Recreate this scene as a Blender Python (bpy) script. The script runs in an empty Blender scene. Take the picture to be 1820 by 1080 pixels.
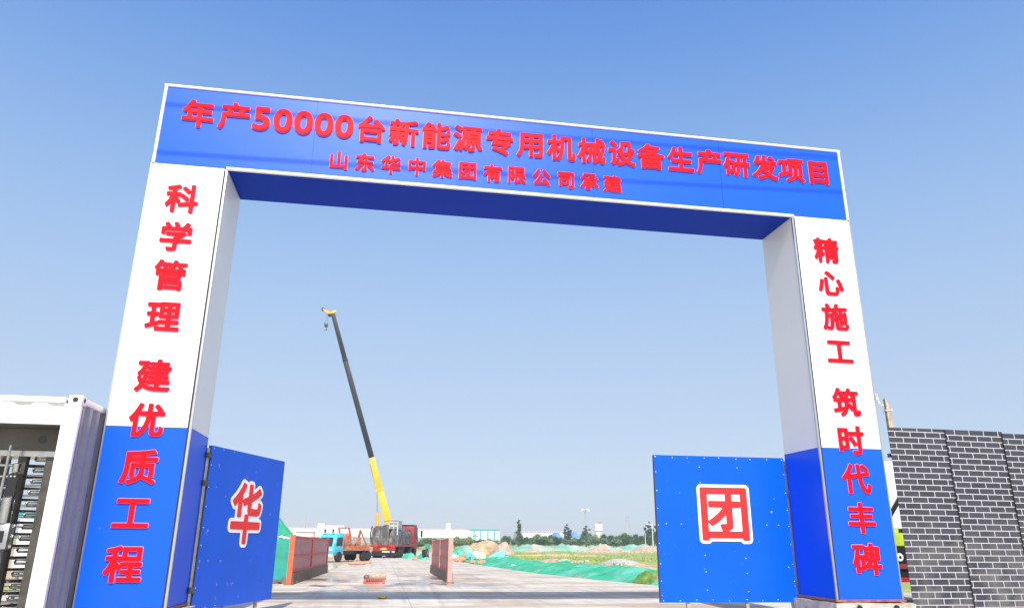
import bpy, bmesh, math, random
import numpy as np
from math import radians as R_, sin, cos, pi
from mathutils import Vector, Matrix, noise

SC = bpy.context.scene
COL = SC.collection
rnd = random.Random(7)

# ------------------------------------------------------------------ camera
CAM = Vector((3.9326, -11.1342, 1.3))
YAW, PITCH, ROLL, FPX = 0.1637, 0.3111, 0.0089, 1305.5
fw = Vector((sin(YAW)*cos(PITCH), cos(YAW)*cos(PITCH), sin(PITCH)))
rt = Vector((cos(YAW), -sin(YAW), 0)); up = rt.cross(fw)
rt, up = cos(ROLL)*rt+sin(ROLL)*up, -sin(ROLL)*rt+cos(ROLL)*up
cd = bpy.data.cameras.new('camera'); cam = bpy.data.objects.new('camera', cd); COL.objects.link(cam)
m = Matrix((rt, up, -fw)).transposed().to_4x4(); m.translation = CAM
cam.matrix_world = m
cd.sensor_width = 36; cd.lens = FPX/1820*36; cd.clip_start = 0.1; cd.clip_end = 6000
SC.camera = cam

# ------------------------------------------------------------------ light
SUN_EL, SUN_LEFT = R_(44), R_(2.3)           # sun behind the camera, a touch to the left
sun_dir = Vector((-sin(SUN_LEFT)*cos(SUN_EL), -cos(SUN_LEFT)*cos(SUN_EL), sin(SUN_EL)))
sl = bpy.data.lights.new('sun', 'SUN'); sl.energy = 3.35; sl.angle = R_(0.53); sl.color = (1, .965, .91)
so = bpy.data.objects.new('sun', sl); COL.objects.link(so)
so.rotation_euler = sun_dir.to_track_quat('Z', 'Y').to_euler(); so.location = (0, -60, 60)
W = bpy.data.worlds.new('World'); SC.world = W; W.use_nodes = True
nt = W.node_tree; nt.nodes.clear()
sky = nt.nodes.new('ShaderNodeTexSky'); sky.sky_type = 'NISHITA'; sky.sun_disc = False
sky.sun_elevation = SUN_EL; sky.sun_rotation = math.atan2(sun_dir.x, sun_dir.y)
sky.altitude = 0; sky.air_density = 1.0; sky.dust_density = 0.3; sky.ozone_density = 4.0
bg = nt.nodes.new('ShaderNodeBackground'); bg.inputs[1].default_value = 0.15
# summer haze: towards the horizon the clear sky gives way to a paler layer
stc = nt.nodes.new('ShaderNodeTexCoord'); sxyz = nt.nodes.new('ShaderNodeSeparateXYZ'); nt.links.new(stc.outputs['Generated'], sxyz.inputs[0])
ramp = nt.nodes.new('ShaderNodeValToRGB'); nt.links.new(sxyz.outputs[2], ramp.inputs[0]); ramp.color_ramp.interpolation = 'B_SPLINE'
els = ramp.color_ramp.elements
for pos, c in ((0, (.50, .54, .62)), (.19, (.50, .59, .73)), (.36, (.37, .55, .83)), (.50, (.24, .43, .80)), (.64, (.12, .30, .77)), (1, (.05, .18, .66))):
    e = els[0] if pos == 0 else (els[-1] if pos == 1 else els.new(pos)); e.position = pos; e.color = (*c, 1)
scl = nt.nodes.new('ShaderNodeVectorMath'); scl.operation = 'SCALE'; scl.inputs['Scale'].default_value = 3.7; nt.links.new(ramp.outputs[0], scl.inputs[0])
smx = nt.nodes.new('ShaderNodeMix'); smx.data_type = 'RGBA'; smx.inputs[0].default_value = .85
nt.links.new(sky.outputs[0], smx.inputs[6]); nt.links.new(scl.outputs[0], smx.inputs[7])
wo = nt.nodes.new('ShaderNodeOutputWorld')

# warm aureole round the sun (behind the viewer), added to fill the shadows
sdv = nt.nodes.new('ShaderNodeVectorMath'); sdv.operation = 'DOT_PRODUCT'; nt.links.new(stc.outputs['Generated'], sdv.inputs[0]); sdv.inputs[1].default_value = tuple(sun_dir)
smr = nt.nodes.new('ShaderNodeMapRange'); nt.links.new(sdv.outputs['Value'], smr.inputs[0])
spw = nt.nodes.new('ShaderNodeMath'); spw.operation = 'POWER'; nt.links.new(smr.outputs[0], spw.inputs[0]); spw.inputs[1].default_value = 3.5
sau = nt.nodes.new('ShaderNodeVectorMath'); sau.operation = 'SCALE'; sau.inputs[0].default_value = (4.6, 3.7, 2.2); nt.links.new(spw.outputs[0], sau.inputs['Scale'])
sad = nt.nodes.new('ShaderNodeVectorMath'); sad.operation = 'ADD'; nt.links.new(smx.outputs[2], sad.inputs[0]); nt.links.new(sau.outputs[0], sad.inputs[1])
nt.links.new(sad.outputs[0], bg.inputs[0]); nt.links.new(bg.outputs[0], wo.inputs[0])
SC.view_settings.view_transform = 'Standard'; SC.view_settings.look = 'None'
SC.view_settings.exposure = 0.85; SC.view_settings.gamma = 1
SC.cycles.max_bounces = 6; SC.cycles.use_denoising = True

# ------------------------------------------------------------------ ground level and sight lines
def G(y): return 0.0 if y < 8 else (-.4*(y-8)/52 if y < 60 else -.4)
def ray(px, py): return fw + rt*((px-910)/FPX) + up*((540-py)/FPX)
def onY(px, py, y): d = ray(px, py); return CAM + d*((y-CAM.y)/d.y)
def gp(px, py):
    z = 0
    for i in range(60):
        d = ray(px, py); q = CAM + d*((z-CAM.z)/d.z); z = .5*z+.5*G(q.y)
    return q

# ------------------------------------------------------------------ materials
def pm(name, col, rough=.5, metal=0, var=.12, scale=3, bump=0, bscale=20, spec=.5, coat=0, trans=0, hue=None, spots=None):
    """principled; colour broken up by two noises, optional second colour 'hue' mixed by a large noise, dirt 'spots'"""
    mt = bpy.data.materials.new(name); mt.use_nodes = True; n = mt.node_tree.nodes; L = mt.node_tree.links
    b = n['Principled BSDF']; b.inputs['Roughness'].default_value = rough; b.inputs['Metallic'].default_value = metal
    b.inputs['Specular IOR Level'].default_value = spec; b.inputs['Coat Weight'].default_value = coat; b.inputs['Coat Roughness'].default_value = .15
    tc = n.new('ShaderNodeTexCoord')
    nz = n.new('ShaderNodeTexNoise'); nz.inputs['Scale'].default_value = scale; nz.inputs['Detail'].default_value = 6
    L.new(tc.outputs['Object'], nz.inputs['Vector'])
    mr = n.new('ShaderNodeMapRange'); mr.inputs[1].default_value = .3; mr.inputs[2].default_value = .7
    mr.inputs[3].default_value = 1-var; mr.inputs[4].default_value = 1+var; L.new(nz.outputs[0], mr.inputs[0])
    base = n.new('ShaderNodeRGB'); base.outputs[0].default_value = (*col, 1); src = base.outputs[0]
    def mixc(fac, a, c):
        x = n.new('ShaderNodeMix'); x.data_type = 'RGBA'; L.new(fac, x.inputs[0]); L.new(a, x.inputs[6])
        if isinstance(c, tuple): x.inputs[7].default_value = (*c, 1)
        else: L.new(c, x.inputs[7])
        return x.outputs[2]
    def thr(sc, lo, hi, detail=5):
        z = n.new('ShaderNodeTexNoise'); z.inputs['Scale'].default_value = sc; z.inputs['Detail'].default_value = detail
        L.new(tc.outputs['Object'], z.inputs['Vector'])
        q = n.new('ShaderNodeMapRange'); q.inputs[1].default_value = lo; q.inputs[2].default_value = hi; L.new(z.outputs[0], q.inputs[0]); return q.outputs[0]
    if hue: src = mixc(thr(hue[1], hue[2], hue[3]), src, hue[0])
    if spots: src = mixc(thr(spots[1], spots[2], spots[3]), src, spots[0])
    vm = n.new('ShaderNodeVectorMath'); vm.operation = 'SCALE'; L.new(src, vm.inputs[0]); L.new(mr.outputs[0], vm.inputs['Scale'])
    L.new(vm.outputs[0], b.inputs['Base Color'])
    if bump:
        bn = n.new('ShaderNodeTexNoise'); bn.inputs['Scale'].default_value = bscale; bn.inputs['Detail'].default_value = 4
        L.new(tc.outputs['Object'], bn.inputs['Vector'])
        bp = n.new('ShaderNodeBump'); bp.inputs['Strength'].default_value = bump; bp.inputs['Distance'].default_value = .05
        L.new(bn.outputs[0], bp.inputs['Height']); L.new(bp.outputs[0], b.inputs['Normal'])
    if trans: b.inputs['Transmission Weight'].default_value = trans
    return mt

M = {}
M['acm_blue'] = pm('blue composite panel', (.001, .086, .78), .37, spec=.30, var=.035, scale=.7, bump=.07, bscale=1.2, spots=((.10, .16, .45), 9, .72, .80))
M['acm_white'] = pm('white composite panel', (.80, .80, .80), .36, var=.02, scale=.7, bump=.07, bscale=1.2, spots=((.66, .65, .62), 6, .70, .85))
M['soffit_blue_shaded'] = pm('shaded blue soffit panel', (.003, .033, .42), .5, spec=.06, var=.04, scale=.7)  # panel blue with the underside's shade put into the colour
M['door_blue'] = pm('blue painted gate sheet', (.001, .088, .76), .30, spec=.2, var=.05, scale=1.3, bump=.06, bscale=1.6, spots=((.30, .36, .55), 14, .70, .76))
M['door_blue_worn_shaded'] = pm('scuffed and shaded blue gate sheet', (.004, .085, .60), .36, spec=.22, var=.07, scale=1.6, bump=.06, bscale=1.6, spots=((.20, .26, .45), 9, .66, .74))  # scuffed; base colour also darkened to carry the open leaf's shade
M['trim_white'] = pm('white enamel trim', (.82, .82, .82), .22, var=.02, coat=.5)
M['trim_metal'] = pm('aluminium trim', (.55, .55, .56), .35, 1, var=.1)
M['dark_gap'] = pm('dark joint', (.02, .02, .028), .7)
M['rust'] = pm('rusty steel', (.26, .10, .045), .8, var=.35, scale=18, bump=.3)
M['letter_red'] = pm('red letter acrylic', (.74, .003, .010), .5, spec=.12, var=.06, scale=6)
M['letter_rim'] = pm('pale pink letter edge', (.78, .22, .48), .6, spec=.2, var=.02)
M['paint_red'] = pm('red sign paint', (.72, .012, .012), .45, var=.08, scale=5)
M['paint_white'] = pm('white sign backing', (.80, .80, .80), .45, var=.03)
M['screw'] = pm('bright screw head', (.75, .75, .75), .3, .6)
M['steel'] = pm('galvanised steel', (.38, .39, .41), .42, .8, var=.2, scale=12)
M['stainless'] = pm('stainless tube', (.52, .51, .49), .25, 1, var=.12, scale=9)
M['dark_steel'] = pm('dark steel post', (.085, .08, .07), .45, .5, var=.3, scale=10)
M['cont_white'] = pm('white container paint', (.76, .76, .76), .5, var=.04, scale=4, bump=.05, bscale=6, spots=((.45, .40, .34), 11, .70, .80))
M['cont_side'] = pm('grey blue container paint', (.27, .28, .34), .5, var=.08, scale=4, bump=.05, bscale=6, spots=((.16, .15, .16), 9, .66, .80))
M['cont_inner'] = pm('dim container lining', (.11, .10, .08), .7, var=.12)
M['housing_dark'] = pm('dull olive steel', (.10, .095, .075), .6, var=.15)
M['black'] = pm('black plastic', (.012, .012, .014), .35, var=.2)
M['lamp_cover'] = pm('dark lamp cover', (.02, .02, .02), .3)
M['glass'] = pm('dark window glass', (.03, .04, .05), .08, var=.1)
M['tyre'] = pm('tyre rubber', (.022, .021, .02), .85, var=.3, scale=15)
M['concrete'] = pm('rough concrete', (.44, .41, .36), .9, var=.2, scale=6, bump=.4, bscale=25, spots=((.16, .14, .12), 5, .60, .72))
M['dark_curb'] = pm('wet dirty concrete', (.15, .11, .082), .75, var=.4, scale=7, bump=.5, bscale=18)
M['red_steel'] = pm('faded red steel', (.62, .085, .06), .55, var=.2, scale=6, spots=((.42, .27, .22), 7, .58, .72))
M['red_sheet'] = pm('dusty red sheet', (.52, .24, .24), .65, var=.15, scale=4, spots=((.40, .25, .22), 5, .55, .7))
M['orange_steel'] = pm('orange red post', (.72, .11, .045), .5, var=.12, scale=6, spots=((.60, .34, .28), 6, .60, .75))
M['pink_post'] = pm('sun faded red post', (.74, .30, .25), .6, var=.15, scale=6, spots=((.66, .14, .10), 5, .58, .7))
M['crane_yellow'] = pm('crane yellow', (.72, .40, .012), .4, var=.1, scale=2)
M['crane_dark'] = pm('crane dark grey', (.022, .024, .032), .5, spec=.2, var=.2, scale=2)
M['lorry_red'] = pm('lorry red', (.27, .010, .014), .45, var=.3, scale=4, spots=((.07, .05, .055), 3, .52, .66))
M['load_dark'] = pm('dusty dark tarpaulin', (.085, .08, .08), .8, var=.45, scale=2.5, bump=.5, bscale=5, spots=((.24, .22, .22), 2.2, .50, .68))
M['load_grey'] = pm('grey machine frame', (.36, .40, .40), .6, var=.25, scale=5)
M['plate_yellow'] = pm('yellow plate', (.75, .42, .02), .5)
M['cyan'] = pm('cyan cab paint', (.07, .46, .62), .4, var=.12, scale=4, spots=((.55, .66, .70), 5, .60, .72))
M['orange'] = pm('orange machine paint', (.50, .13, .05), .6, var=.3, scale=5, spots=((.42, .33, .27), 3, .5, .66))
M['net_green'] = pm('green dust net', (.030, .36, .185), .85, var=.22, scale=2.2, bump=.5, bscale=7, hue=((.10, .42, .30), .6, .48, .62), spots=((.36, .27, .17), 1.3, .60, .70))
M['net_pale'] = pm('sun bleached dust net', (.16, .37, .28), .9, var=.2, scale=.8, bump=.4, bscale=3, hue=((.33, .38, .31), .25, .45, .62), spots=((.44, .32, .22), .35, .56, .66))
M['net_teal'] = pm('teal screen net', (.025, .30, .28), .8, var=.2, scale=2, bump=.3, bscale=6, hue=((.03, .28, .14), .9, .45, .65))
M['tarp'] = pm('cyan tarpaulin', (.16, .50, .52), .6, var=.12, scale=2, bump=.3, bscale=3)
M['soil'] = pm('tan soil', (.47, .33, .19), .95, var=.22, scale=1.6, bump=.6, bscale=4, spots=((.30, .20, .11), 1.1, .56, .68))
M['soil_pink'] = pm('rubble soil', (.43, .32, .23), .95, var=.35, scale=2.2, bump=.8, bscale=5)
M['gravel'] = pm('grey gravel', (.42, .40, .36), .95, var=.25, scale=6, bump=.6, bscale=14)
M['weed'] = pm('weedy soil', (.10, .20, .035), .95, var=.4, scale=4, bump=.7, bscale=9, hue=((.24, .17, .10), 1.5, .5, .6))
M['grass'] = pm('grass blades', (.23, .34, .055), .8, var=.4, scale=.6)
M['leaf_dark'] = pm('dark leaves', (.085, .155, .062), .7, var=.4, scale=1.4)
M['leaf_mid'] = pm('mid green leaves', (.125, .20, .075), .7, var=.4, scale=1.4)
M['leaf_olive'] = pm('olive leaves', (.17, .205, .075), .7, var=.4, scale=1.4)
M['bark'] = pm('bark', (.12, .09, .065), .9, var=.3, scale=6)
M['factory_white'] = pm('factory cladding', (.80, .80, .78), .55, var=.04, scale=.3)
M['factory_grey'] = pm('factory base grey', (.30, .31, .32), .7, var=.15, scale=.5)
M['pale_glass'] = pm('pale glazing', (.50, .66, .68), .25, var=.08, scale=.3)
M['teal_frame'] = pm('teal frame', (.10, .36, .36), .5)
M['pink_roof'] = pm('pale red roof', (.56, .44, .46), .6)
M['roof_red'] = pm('red roof edge', (.50, .06, .06), .6)
M['blue_roof'] = pm('blue sheet roof', (.12, .30, .62), .5)
M['lime'] = pm('lime green paint', (.36, .50, .03), .45, var=.15, scale=5)
M['bag_white'] = pm('white sack', (.75, .74, .70), .8, var=.1, scale=6, bump=.4, bscale=9)
M['bag_orange'] = pm('orange rubble sack', (.52, .25, .14), .8, var=.2, scale=6, bump=.4, bscale=9)
M['bag_teal'] = pm('teal sack', (.08, .42, .38), .8, var=.2, scale=6, bump=.4, bscale=9)
M['wood'] = pm('weathered wood', (.40, .32, .24), .85, var=.3, scale=12, bump=.3)
M['cloth'] = pm('dusty white cloth', (.66, .62, .54), .9, var=.2, scale=9, bump=.4, bscale=14)
M['yellow'] = pm('yellow wrapper', (.80, .45, .03), .6)
M['pole_white'] = pm('pale pole', (.62, .63, .60), .6, var=.05)
M['pole_grey'] = pm('grey lattice steel', (.35, .36, .38), .6)

def brick_mat():
    mt = bpy.data.materials.new('printed brick sheet'); mt.use_nodes = True; n = mt.node_tree.nodes; L = mt.node_tree.links
    b = n['Principled BSDF']; b.inputs['Roughness'].default_value = .5
    uv = n.new('ShaderNodeUVMap'); uv.uv_map = 'sheet'
    bt = n.new('ShaderNodeTexBrick'); bt.offset = .5; bt.squash = 1
    bt.inputs['Color1'].default_value = (.026, .026, .038, 1); bt.inputs['Color2'].default_value = (.043, .041, .057, 1)
    bt.inputs['Mortar'].default_value = (.47, .47, .50, 1); bt.inputs['Scale'].default_value = 1
    bt.inputs['Mortar Size'].default_value = .0065; bt.inputs['Mortar Smooth'].default_value = .15
    bt.inputs['Brick Width'].default_value = .285; bt.inputs['Row Height'].default_value = .0965
    L.new(uv.outputs[0], bt.inputs['Vector'])
    tc = n.new('ShaderNodeTexCoord')
    nz = n.new('ShaderNodeTexNoise'); nz.inputs['Scale'].default_value = 2.2; nz.inputs['Detail'].default_value = 8; L.new(tc.outputs['Object'], nz.inputs[0])
    sp = n.new('ShaderNodeSeparateXYZ'); L.new(tc.outputs['Object'], sp.inputs[0])
    low = n.new('ShaderNodeMapRange'); low.inputs[1].default_value = 1.9; low.inputs[2].default_value = 0; low.inputs[3].default_value = 0; low.inputs[4].default_value = .9; L.new(sp.outputs[2], low.inputs[0])
    dm = n.new('ShaderNodeMapRange'); dm.inputs[1].default_value = .42; dm.inputs[2].default_value = .72; L.new(nz.outputs[0], dm.inputs[0])
    mu = n.new('ShaderNodeMath'); mu.operation = 'MULTIPLY'; L.new(low.outputs[0], mu.inputs[0]); L.new(dm.outputs[0], mu.inputs[1])
    mx = n.new('ShaderNodeMix'); mx.data_type = 'RGBA'; L.new(mu.outputs[0], mx.inputs[0]); L.new(bt.outputs[0], mx.inputs[6]); mx.inputs[7].default_value = (.22, .21, .20, 1)   # splashed mud near the foot
    L.new(mx.outputs[2], b.inputs['Base Color'])
    return mt
M['brick'] = brick_mat()

def concrete_road_mat():
    mt = bpy.data.materials.new('site concrete'); mt.use_nodes = True; n = mt.node_tree.nodes; L = mt.node_tree.links
    b = n['Principled BSDF']
    tc = n.new('ShaderNodeTexCoord')
    def nz(sc, det=6, stretch=None, dis=0):
        z = n.new('ShaderNodeTexNoise'); z.inputs['Scale'].default_value = sc; z.inputs['Detail'].default_value = det; z.inputs['Distortion'].default_value = dis
        if stretch:
            mp = n.new('ShaderNodeMapping'); mp.inputs['Scale'].default_value = stretch; L.new(tc.outputs['Object'], mp.inputs[0]); L.new(mp.outputs[0], z.inputs['Vector'])
        else: L.new(tc.outputs['Object'], z.inputs['Vector'])
        return z.outputs[0]
    def mr(s, a, c, o0=0, o1=1):
        q = n.new('ShaderNodeMapRange'); q.inputs[1].default_value = a; q.inputs[2].default_value = c; q.inputs[3].default_value = o0; q.inputs[4].default_value = o1; L.new(s, q.inputs[0]); return q.outputs[0]
    def mix(f, a, c):
        x = n.new('ShaderNodeMix'); x.data_type = 'RGBA'; L.new(f, x.inputs[0])
        for s, i in ((a, 6), (c, 7)):
            if isinstance(s, tuple): x.inputs[i].default_value = (*s, 1)
            else: L.new(s, x.inputs[i])
        return x.outputs[2]
    def mul(a, c):
        x = n.new('ShaderNodeMath'); x.operation = 'MULTIPLY'; L.new(a, x.inputs[0])
        if isinstance(c, float): x.inputs[1].default_value = c
        else: L.new(c, x.inputs[1])
        return x.outputs[0]
    c = mix(mr(nz(.5), .35, .65), (.63, .58, .49), (.55, .50, .42))
    c = mix(mr(nz(2.4, 8), .45, .75), c, (.46, .40, .32))            # dust and mud film
    c = mix(mul(mr(nz(.55, 7, (.6, 1.6, 1)), .48, .60), .8), c, (.42, .31, .20))   # brown mud tracked along
    c = mix(mul(mr(nz(.9, 6, (2.6, .16, 1), .6), .50, .68), .6), c, (.33, .28, .22))   # tyre tracks
    c = mix(mul(mr(nz(.33, 5, (.7, 2.2, 1)), .55, .66), .55), c, (.30, .28, .26))   # grey damp bands
    c = mix(mr(nz(30, 3), .6, .8), c, (.30, .28, .25))
    bt = n.new('ShaderNodeTexBrick'); bt.offset = 0; bt.inputs['Scale'].default_value = 1; bt.inputs['Brick Width'].default_value = 4.6; bt.inputs['Row Height'].default_value = 5.2
    bt.inputs['Mortar Size'].default_value = .022; bt.inputs['Mortar Smooth'].default_value = .3
    bt.inputs['Color1'].default_value = (0, 0, 0, 1); bt.inputs['Color2'].default_value = (0, 0, 0, 1); bt.inputs['Mortar'].default_value = (1, 1, 1, 1)
    L.new(tc.outputs['Object'], bt.inputs['Vector'])
    bw = n.new('ShaderNodeRGBToBW'); L.new(bt.outputs[0], bw.inputs[0])
    c = mix(mul(bw.outputs[0], .5), c, (.26, .23, .19))
    # wet patches round the wheel wash
    sp = n.new('ShaderNodeSeparateXYZ'); L.new(tc.outputs['Object'], sp.inputs[0])
    def bell(ax, mid, half):
        s = n.new('ShaderNodeMath'); s.operation = 'SUBTRACT'; L.new(sp.outputs[ax], s.inputs[0]); s.inputs[1].default_value = mid
        a = n.new('ShaderNodeMath'); a.operation = 'ABSOLUTE'; L.new(s.outputs[0], a.inputs[0]); return mr(a.outputs[0], half, half*.55)
    wet = mul(mul(bell(0, 3.9, 4.6), bell(1, 15.5, 9.5)), mr(nz(.42, 5, (1, .8, 1), .4), .50, .56))
    c = mix(mul(wet, .7), c, (.17, .15, .13))
    L.new(c, b.inputs['Base Color'])
    rr = n.new('ShaderNodeMapRange'); rr.inputs[3].default_value = .85; rr.inputs[4].default_value = .12; L.new(wet, rr.inputs[0]); L.new(rr.outputs[0], b.inputs['Roughness'])
    bp = n.new('ShaderNodeBump'); bp.inputs['Strength'].default_value = .35; bp.inputs['Distance'].default_value = .03
    L.new(mul(nz(8, 6), mr(wet, 0, 1, 1, 0)), bp.inputs['Height']); L.new(bp.outputs[0], b.inputs['Normal'])
    return mt
M['road'] = concrete_road_mat()

def field_mat():
    mt = bpy.data.materials.new('field of grass and bare soil'); mt.use_nodes = True; n = mt.node_tree.nodes; L = mt.node_tree.links
    b = n['Principled BSDF']; b.inputs['Roughness'].default_value = .95
    tc = n.new('ShaderNodeTexCoord')
    def nz(sc, det=6):
        z = n.new('ShaderNodeTexNoise'); z.inputs['Scale'].default_value = sc; z.inputs['Detail'].default_value = det; L.new(tc.outputs['Object'], z.inputs['Vector']); return z.outputs[0]
    def mr(s, a, c):
        q = n.new('ShaderNodeMapRange'); q.inputs[1].default_value = a; q.inputs[2].default_value = c; L.new(s, q.inputs[0]); return q.outputs[0]
    def mix(f, a, c):
        x = n.new('ShaderNodeMix'); x.data_type = 'RGBA'; L.new(f, x.inputs[0])
        for s, i in ((a, 6), (c, 7)):
            if isinstance(s, tuple): x.inputs[i].default_value = (*s, 1)
            else: L.new(s, x.inputs[i])
        return x.outputs[2]
    c = mix(mr(nz(.25), .35, .65), (.24, .33, .06), (.34, .38, .10))
    c = mix(mr(nz(.07, 8), .54, .60), c, (.45, .34, .22))
    c = mix(mr(nz(1.5, 8), .5, .8), c, (.12, .17, .04))
    L.new(c, b.inputs['Base Color'])
    return mt
M['field'] = field_mat()

# ------------------------------------------------------------------ mesh builder
class MB:
    def __init__(s): s.v = []; s.f = []; s.T = None
    def add(s, vs, fs):
        k = len(s.v)
        s.v += [tuple(s.T @ Vector(q)) if s.T else tuple(q) for q in vs]; s.f += [tuple(k+i for i in f) for f in fs]; return s
    def box(s, x0, x1, y0, y1, z0, z1):
        return s.add([(x0,y0,z0),(x1,y0,z0),(x1,y1,z0),(x0,y1,z0),(x0,y0,z1),(x1,y0,z1),(x1,y1,z1),(x0,y1,z1)],
                     [(0,3,2,1),(4,5,6,7),(0,1,5,4),(1,2,6,5),(2,3,7,6),(3,0,4,7)])
    def hexa(s, a, b):      # two quads
        return s.add(list(a)+list(b), [(3,2,1,0),(4,5,6,7),(0,1,5,4),(1,2,6,5),(2,3,7,6),(3,0,4,7)])
    def tube(s, pts, r, n=8, cap=True):
        pts = [Vector(p) for p in pts]; rs = r if isinstance(r, (list, tuple)) else [r]*len(pts); vs = []; fs = []
        prev = None
        for i, p in enumerate(pts):
            t = (pts[min(i+1, len(pts)-1)]-pts[max(i-1, 0)]).normalized()
            a = prev if prev is not None else (Vector((0,0,1)) if abs(t.z) < .9 else Vector((1,0,0)))
            u = (a - t*a.dot(t)).normalized(); w = t.cross(u); prev = u
            for k in range(n):
                an = 2*pi*(k+.5)/n; vs.append(p + (u*cos(an)+w*sin(an))*rs[i])
        for i in range(len(pts)-1):
            for k in range(n): a = i*n+k; b = i*n+(k+1) % n; fs.append((a, b, b+n, a+n))
        if cap: fs.append(tuple(reversed(range(n)))); fs.append(tuple((len(pts)-1)*n+k for k in range(n)))
        return s.add(vs, fs)
    def bar(s, a, b, w, h):     # square section member between two points
        a, b = Vector(a), Vector(b); t = (b-a).normalized(); q = Vector((0,0,1)) if abs(t.z) < .95 else Vector((0,1,0))
        u = t.cross(q).normalized()*w/2; v = u.cross(t).normalized()*h/2
        return s.hexa([a-u-v, a+u-v, a+u+v, a-u+v], [b-u-v, b+u-v, b+u+v, b-u+v])
    def prism(s, poly, axis, a, b):   # polygon in the plane across 'axis', extruded a..b
        def P(q, t): return {'x': (t, q[0], q[1]), 'y': (q[0], t, q[1]), 'z': (q[0], q[1], t)}[axis]
        n = len(poly); vs = [P(q, a) for q in poly]+[P(q, b) for q in poly]
        fs = [tuple(range(n)), tuple(reversed(range(n, 2*n)))]+[(i, i+n, (i+1) % n+n, (i+1) % n) for i in range(n)]
        return s.add(vs, fs)
    def lathe(s, prof, n=16, c=(0,0,0), axis='z'):
        vs = []; fs = []
        for r, h in prof:
            for k in range(n):
                a = 2*pi*k/n
                q = {'z': (r*cos(a), r*sin(a), h), 'y': (r*cos(a), h, r*sin(a)), 'x': (h, r*cos(a), r*sin(a))}[axis]
                vs.append((c[0]+q[0], c[1]+q[1], c[2]+q[2]))
        for i in range(len(prof)-1):
            for k in range(n): a = i*n+k; b = i*n+(k+1) % n; fs.append((a, b, b+n, a+n))
        fs.append(tuple(reversed(range(n)))); fs.append(tuple((len(prof)-1)*n+k for k in range(n)))
        return s.add(vs, fs)
    def blob(s, c, r, seed=0, rough=.25, n=10, m=7, flat=True):
        vs = []; fs = []
        for i in range(m+1):
            th = pi*i/m
            for k in range(n):
                a = 2*pi*k/n; d = Vector((sin(th)*cos(a), sin(th)*sin(a), cos(th)))
                q = 1+rough*noise.noise(d*1.7+Vector((seed*3.1, seed, 0)))
                z = d.z*r[2]*q
                if flat: z = max(z, -.55*r[2])
                vs.append((c[0]+d.x*r[0]*q, c[1]+d.y*r[1]*q, c[2]+z))
        for i in range(m):
            for k in range(n): a = i*n+k; b = i*n+(k+1) % n; fs.append((a, a+n, b+n, b))
        return s.add(vs, fs)
    def build(s, name, mat, parent=None, smooth=35, bevel=0, loc=None, recalc=True):
        me = bpy.data.meshes.new(name); me.from_pydata([tuple(q) for q in s.v], [], s.f)
        if recalc or bevel:
            bm = bmesh.new(); bm.from_mesh(me)
            if recalc: bmesh.ops.recalc_face_normals(bm, faces=bm.faces)
            if bevel: bmesh.ops.bevel(bm, geom=[e for e in bm.edges if len(e.link_faces) == 2 and e.calc_face_angle(0) > .6], offset=bevel, segments=2, affect='EDGES', profile=.5)
            bm.to_mesh(me); bm.free()
        if smooth: me.shade_smooth(); me.set_sharp_from_angle(angle=R_(smooth))
        me.materials.append(M[mat] if isinstance(mat, str) else mat)
        o = bpy.data.objects.new(name, me); COL.objects.link(o)
        if parent: o.parent = parent
        if loc: o.location = loc
        return o
def tag(o, label, cat, group=None, kind=None):
    if label: o['label'] = label
    if cat: o['category'] = cat
    if group: o['group'] = group
    if kind: o['kind'] = kind
    return o
def thing(name, label, cat, loc=(0,0,0), rotz=0, group=None):
    o = bpy.data.objects.new(name, None); o.empty_display_size = .3; COL.objects.link(o)
    o.location = loc; o.rotation_euler = (0, 0, rotz); return tag(o, label, cat, group)
def B(*a): return MB().box(*a)
def struct(o): o['kind'] = 'structure'; return o

# ------------------------------------------------------------------ the setting: ground, road
def ground_sheet(name, xs, ys, dz, mat, wob=0):
    b = MB(); nx = len(xs)
    b.v = [(x, y, G(y)+dz+wob*noise.noise(Vector((x*.15, y*.15, 0)))) for y in ys for x in xs]
    b.f = [(j*nx+i, j*nx+i+1, (j+1)*nx+i+1, (j+1)*nx+i) for j in range(len(ys)-1) for i in range(nx-1)]
    return struct(b.build(name, mat))
ground_sheet('ground', [-750,-450,-200,-100,-60,-40,-20,-10,0,10,20,30,40,60,80,120,200,450,750], [-60,-20,0,8,14,20,26,34,42,50,60,70,85,100,130,170,230,330,500,810], -.06, 'field')
bs = MB(); ys_ = [14,20,26,34,42,50,60,75,95,120]; xs_ = [-60,-30,-15,-8,-4,-1,1,2.2,3.2]
bs.v = [(x, y, G(y)-.035+.03*noise.noise(Vector((x*.4, y*.3, 2)))) for y in ys_ for x in xs_]; nx_ = len(xs_)
bs.f = [(j*nx_+i, j*nx_+i+1, (j+1)*nx_+i+1, (j+1)*nx_+i) for j in range(len(ys_)-1) for i in range(nx_-1)]
struct(bs.build('bare_soil', 'soil'))
# concrete: an apron round the gate narrowing to the haul road
edge = [(-60,-18,30),(-30,-18,30),(0,-18,30),(6,-10,26),(9.5,-5,17),(11,-2,14),(12.9,.2,12.7),(17,.8,11.9),(24,1.2,10.95),(32,1.45,10.6),(40,1.6,10.25),(50,1.9,9.9),(60,2.2,9.8),(75,2.4,10.5),(110,2.4,11)]
b = MB(); N = 14
for (y, l, r) in edge:
    for i in range(N+1): b.v.append((l+(r-l)*i/N, y, G(y)+.004))
for j in range(len(edge)-1):
    for i in range(N): a = j*(N+1)+i; b.f.append((a, a+1, a+N+2, a+N+1))
struct(b.build('concrete_road', 'road'))

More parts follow.
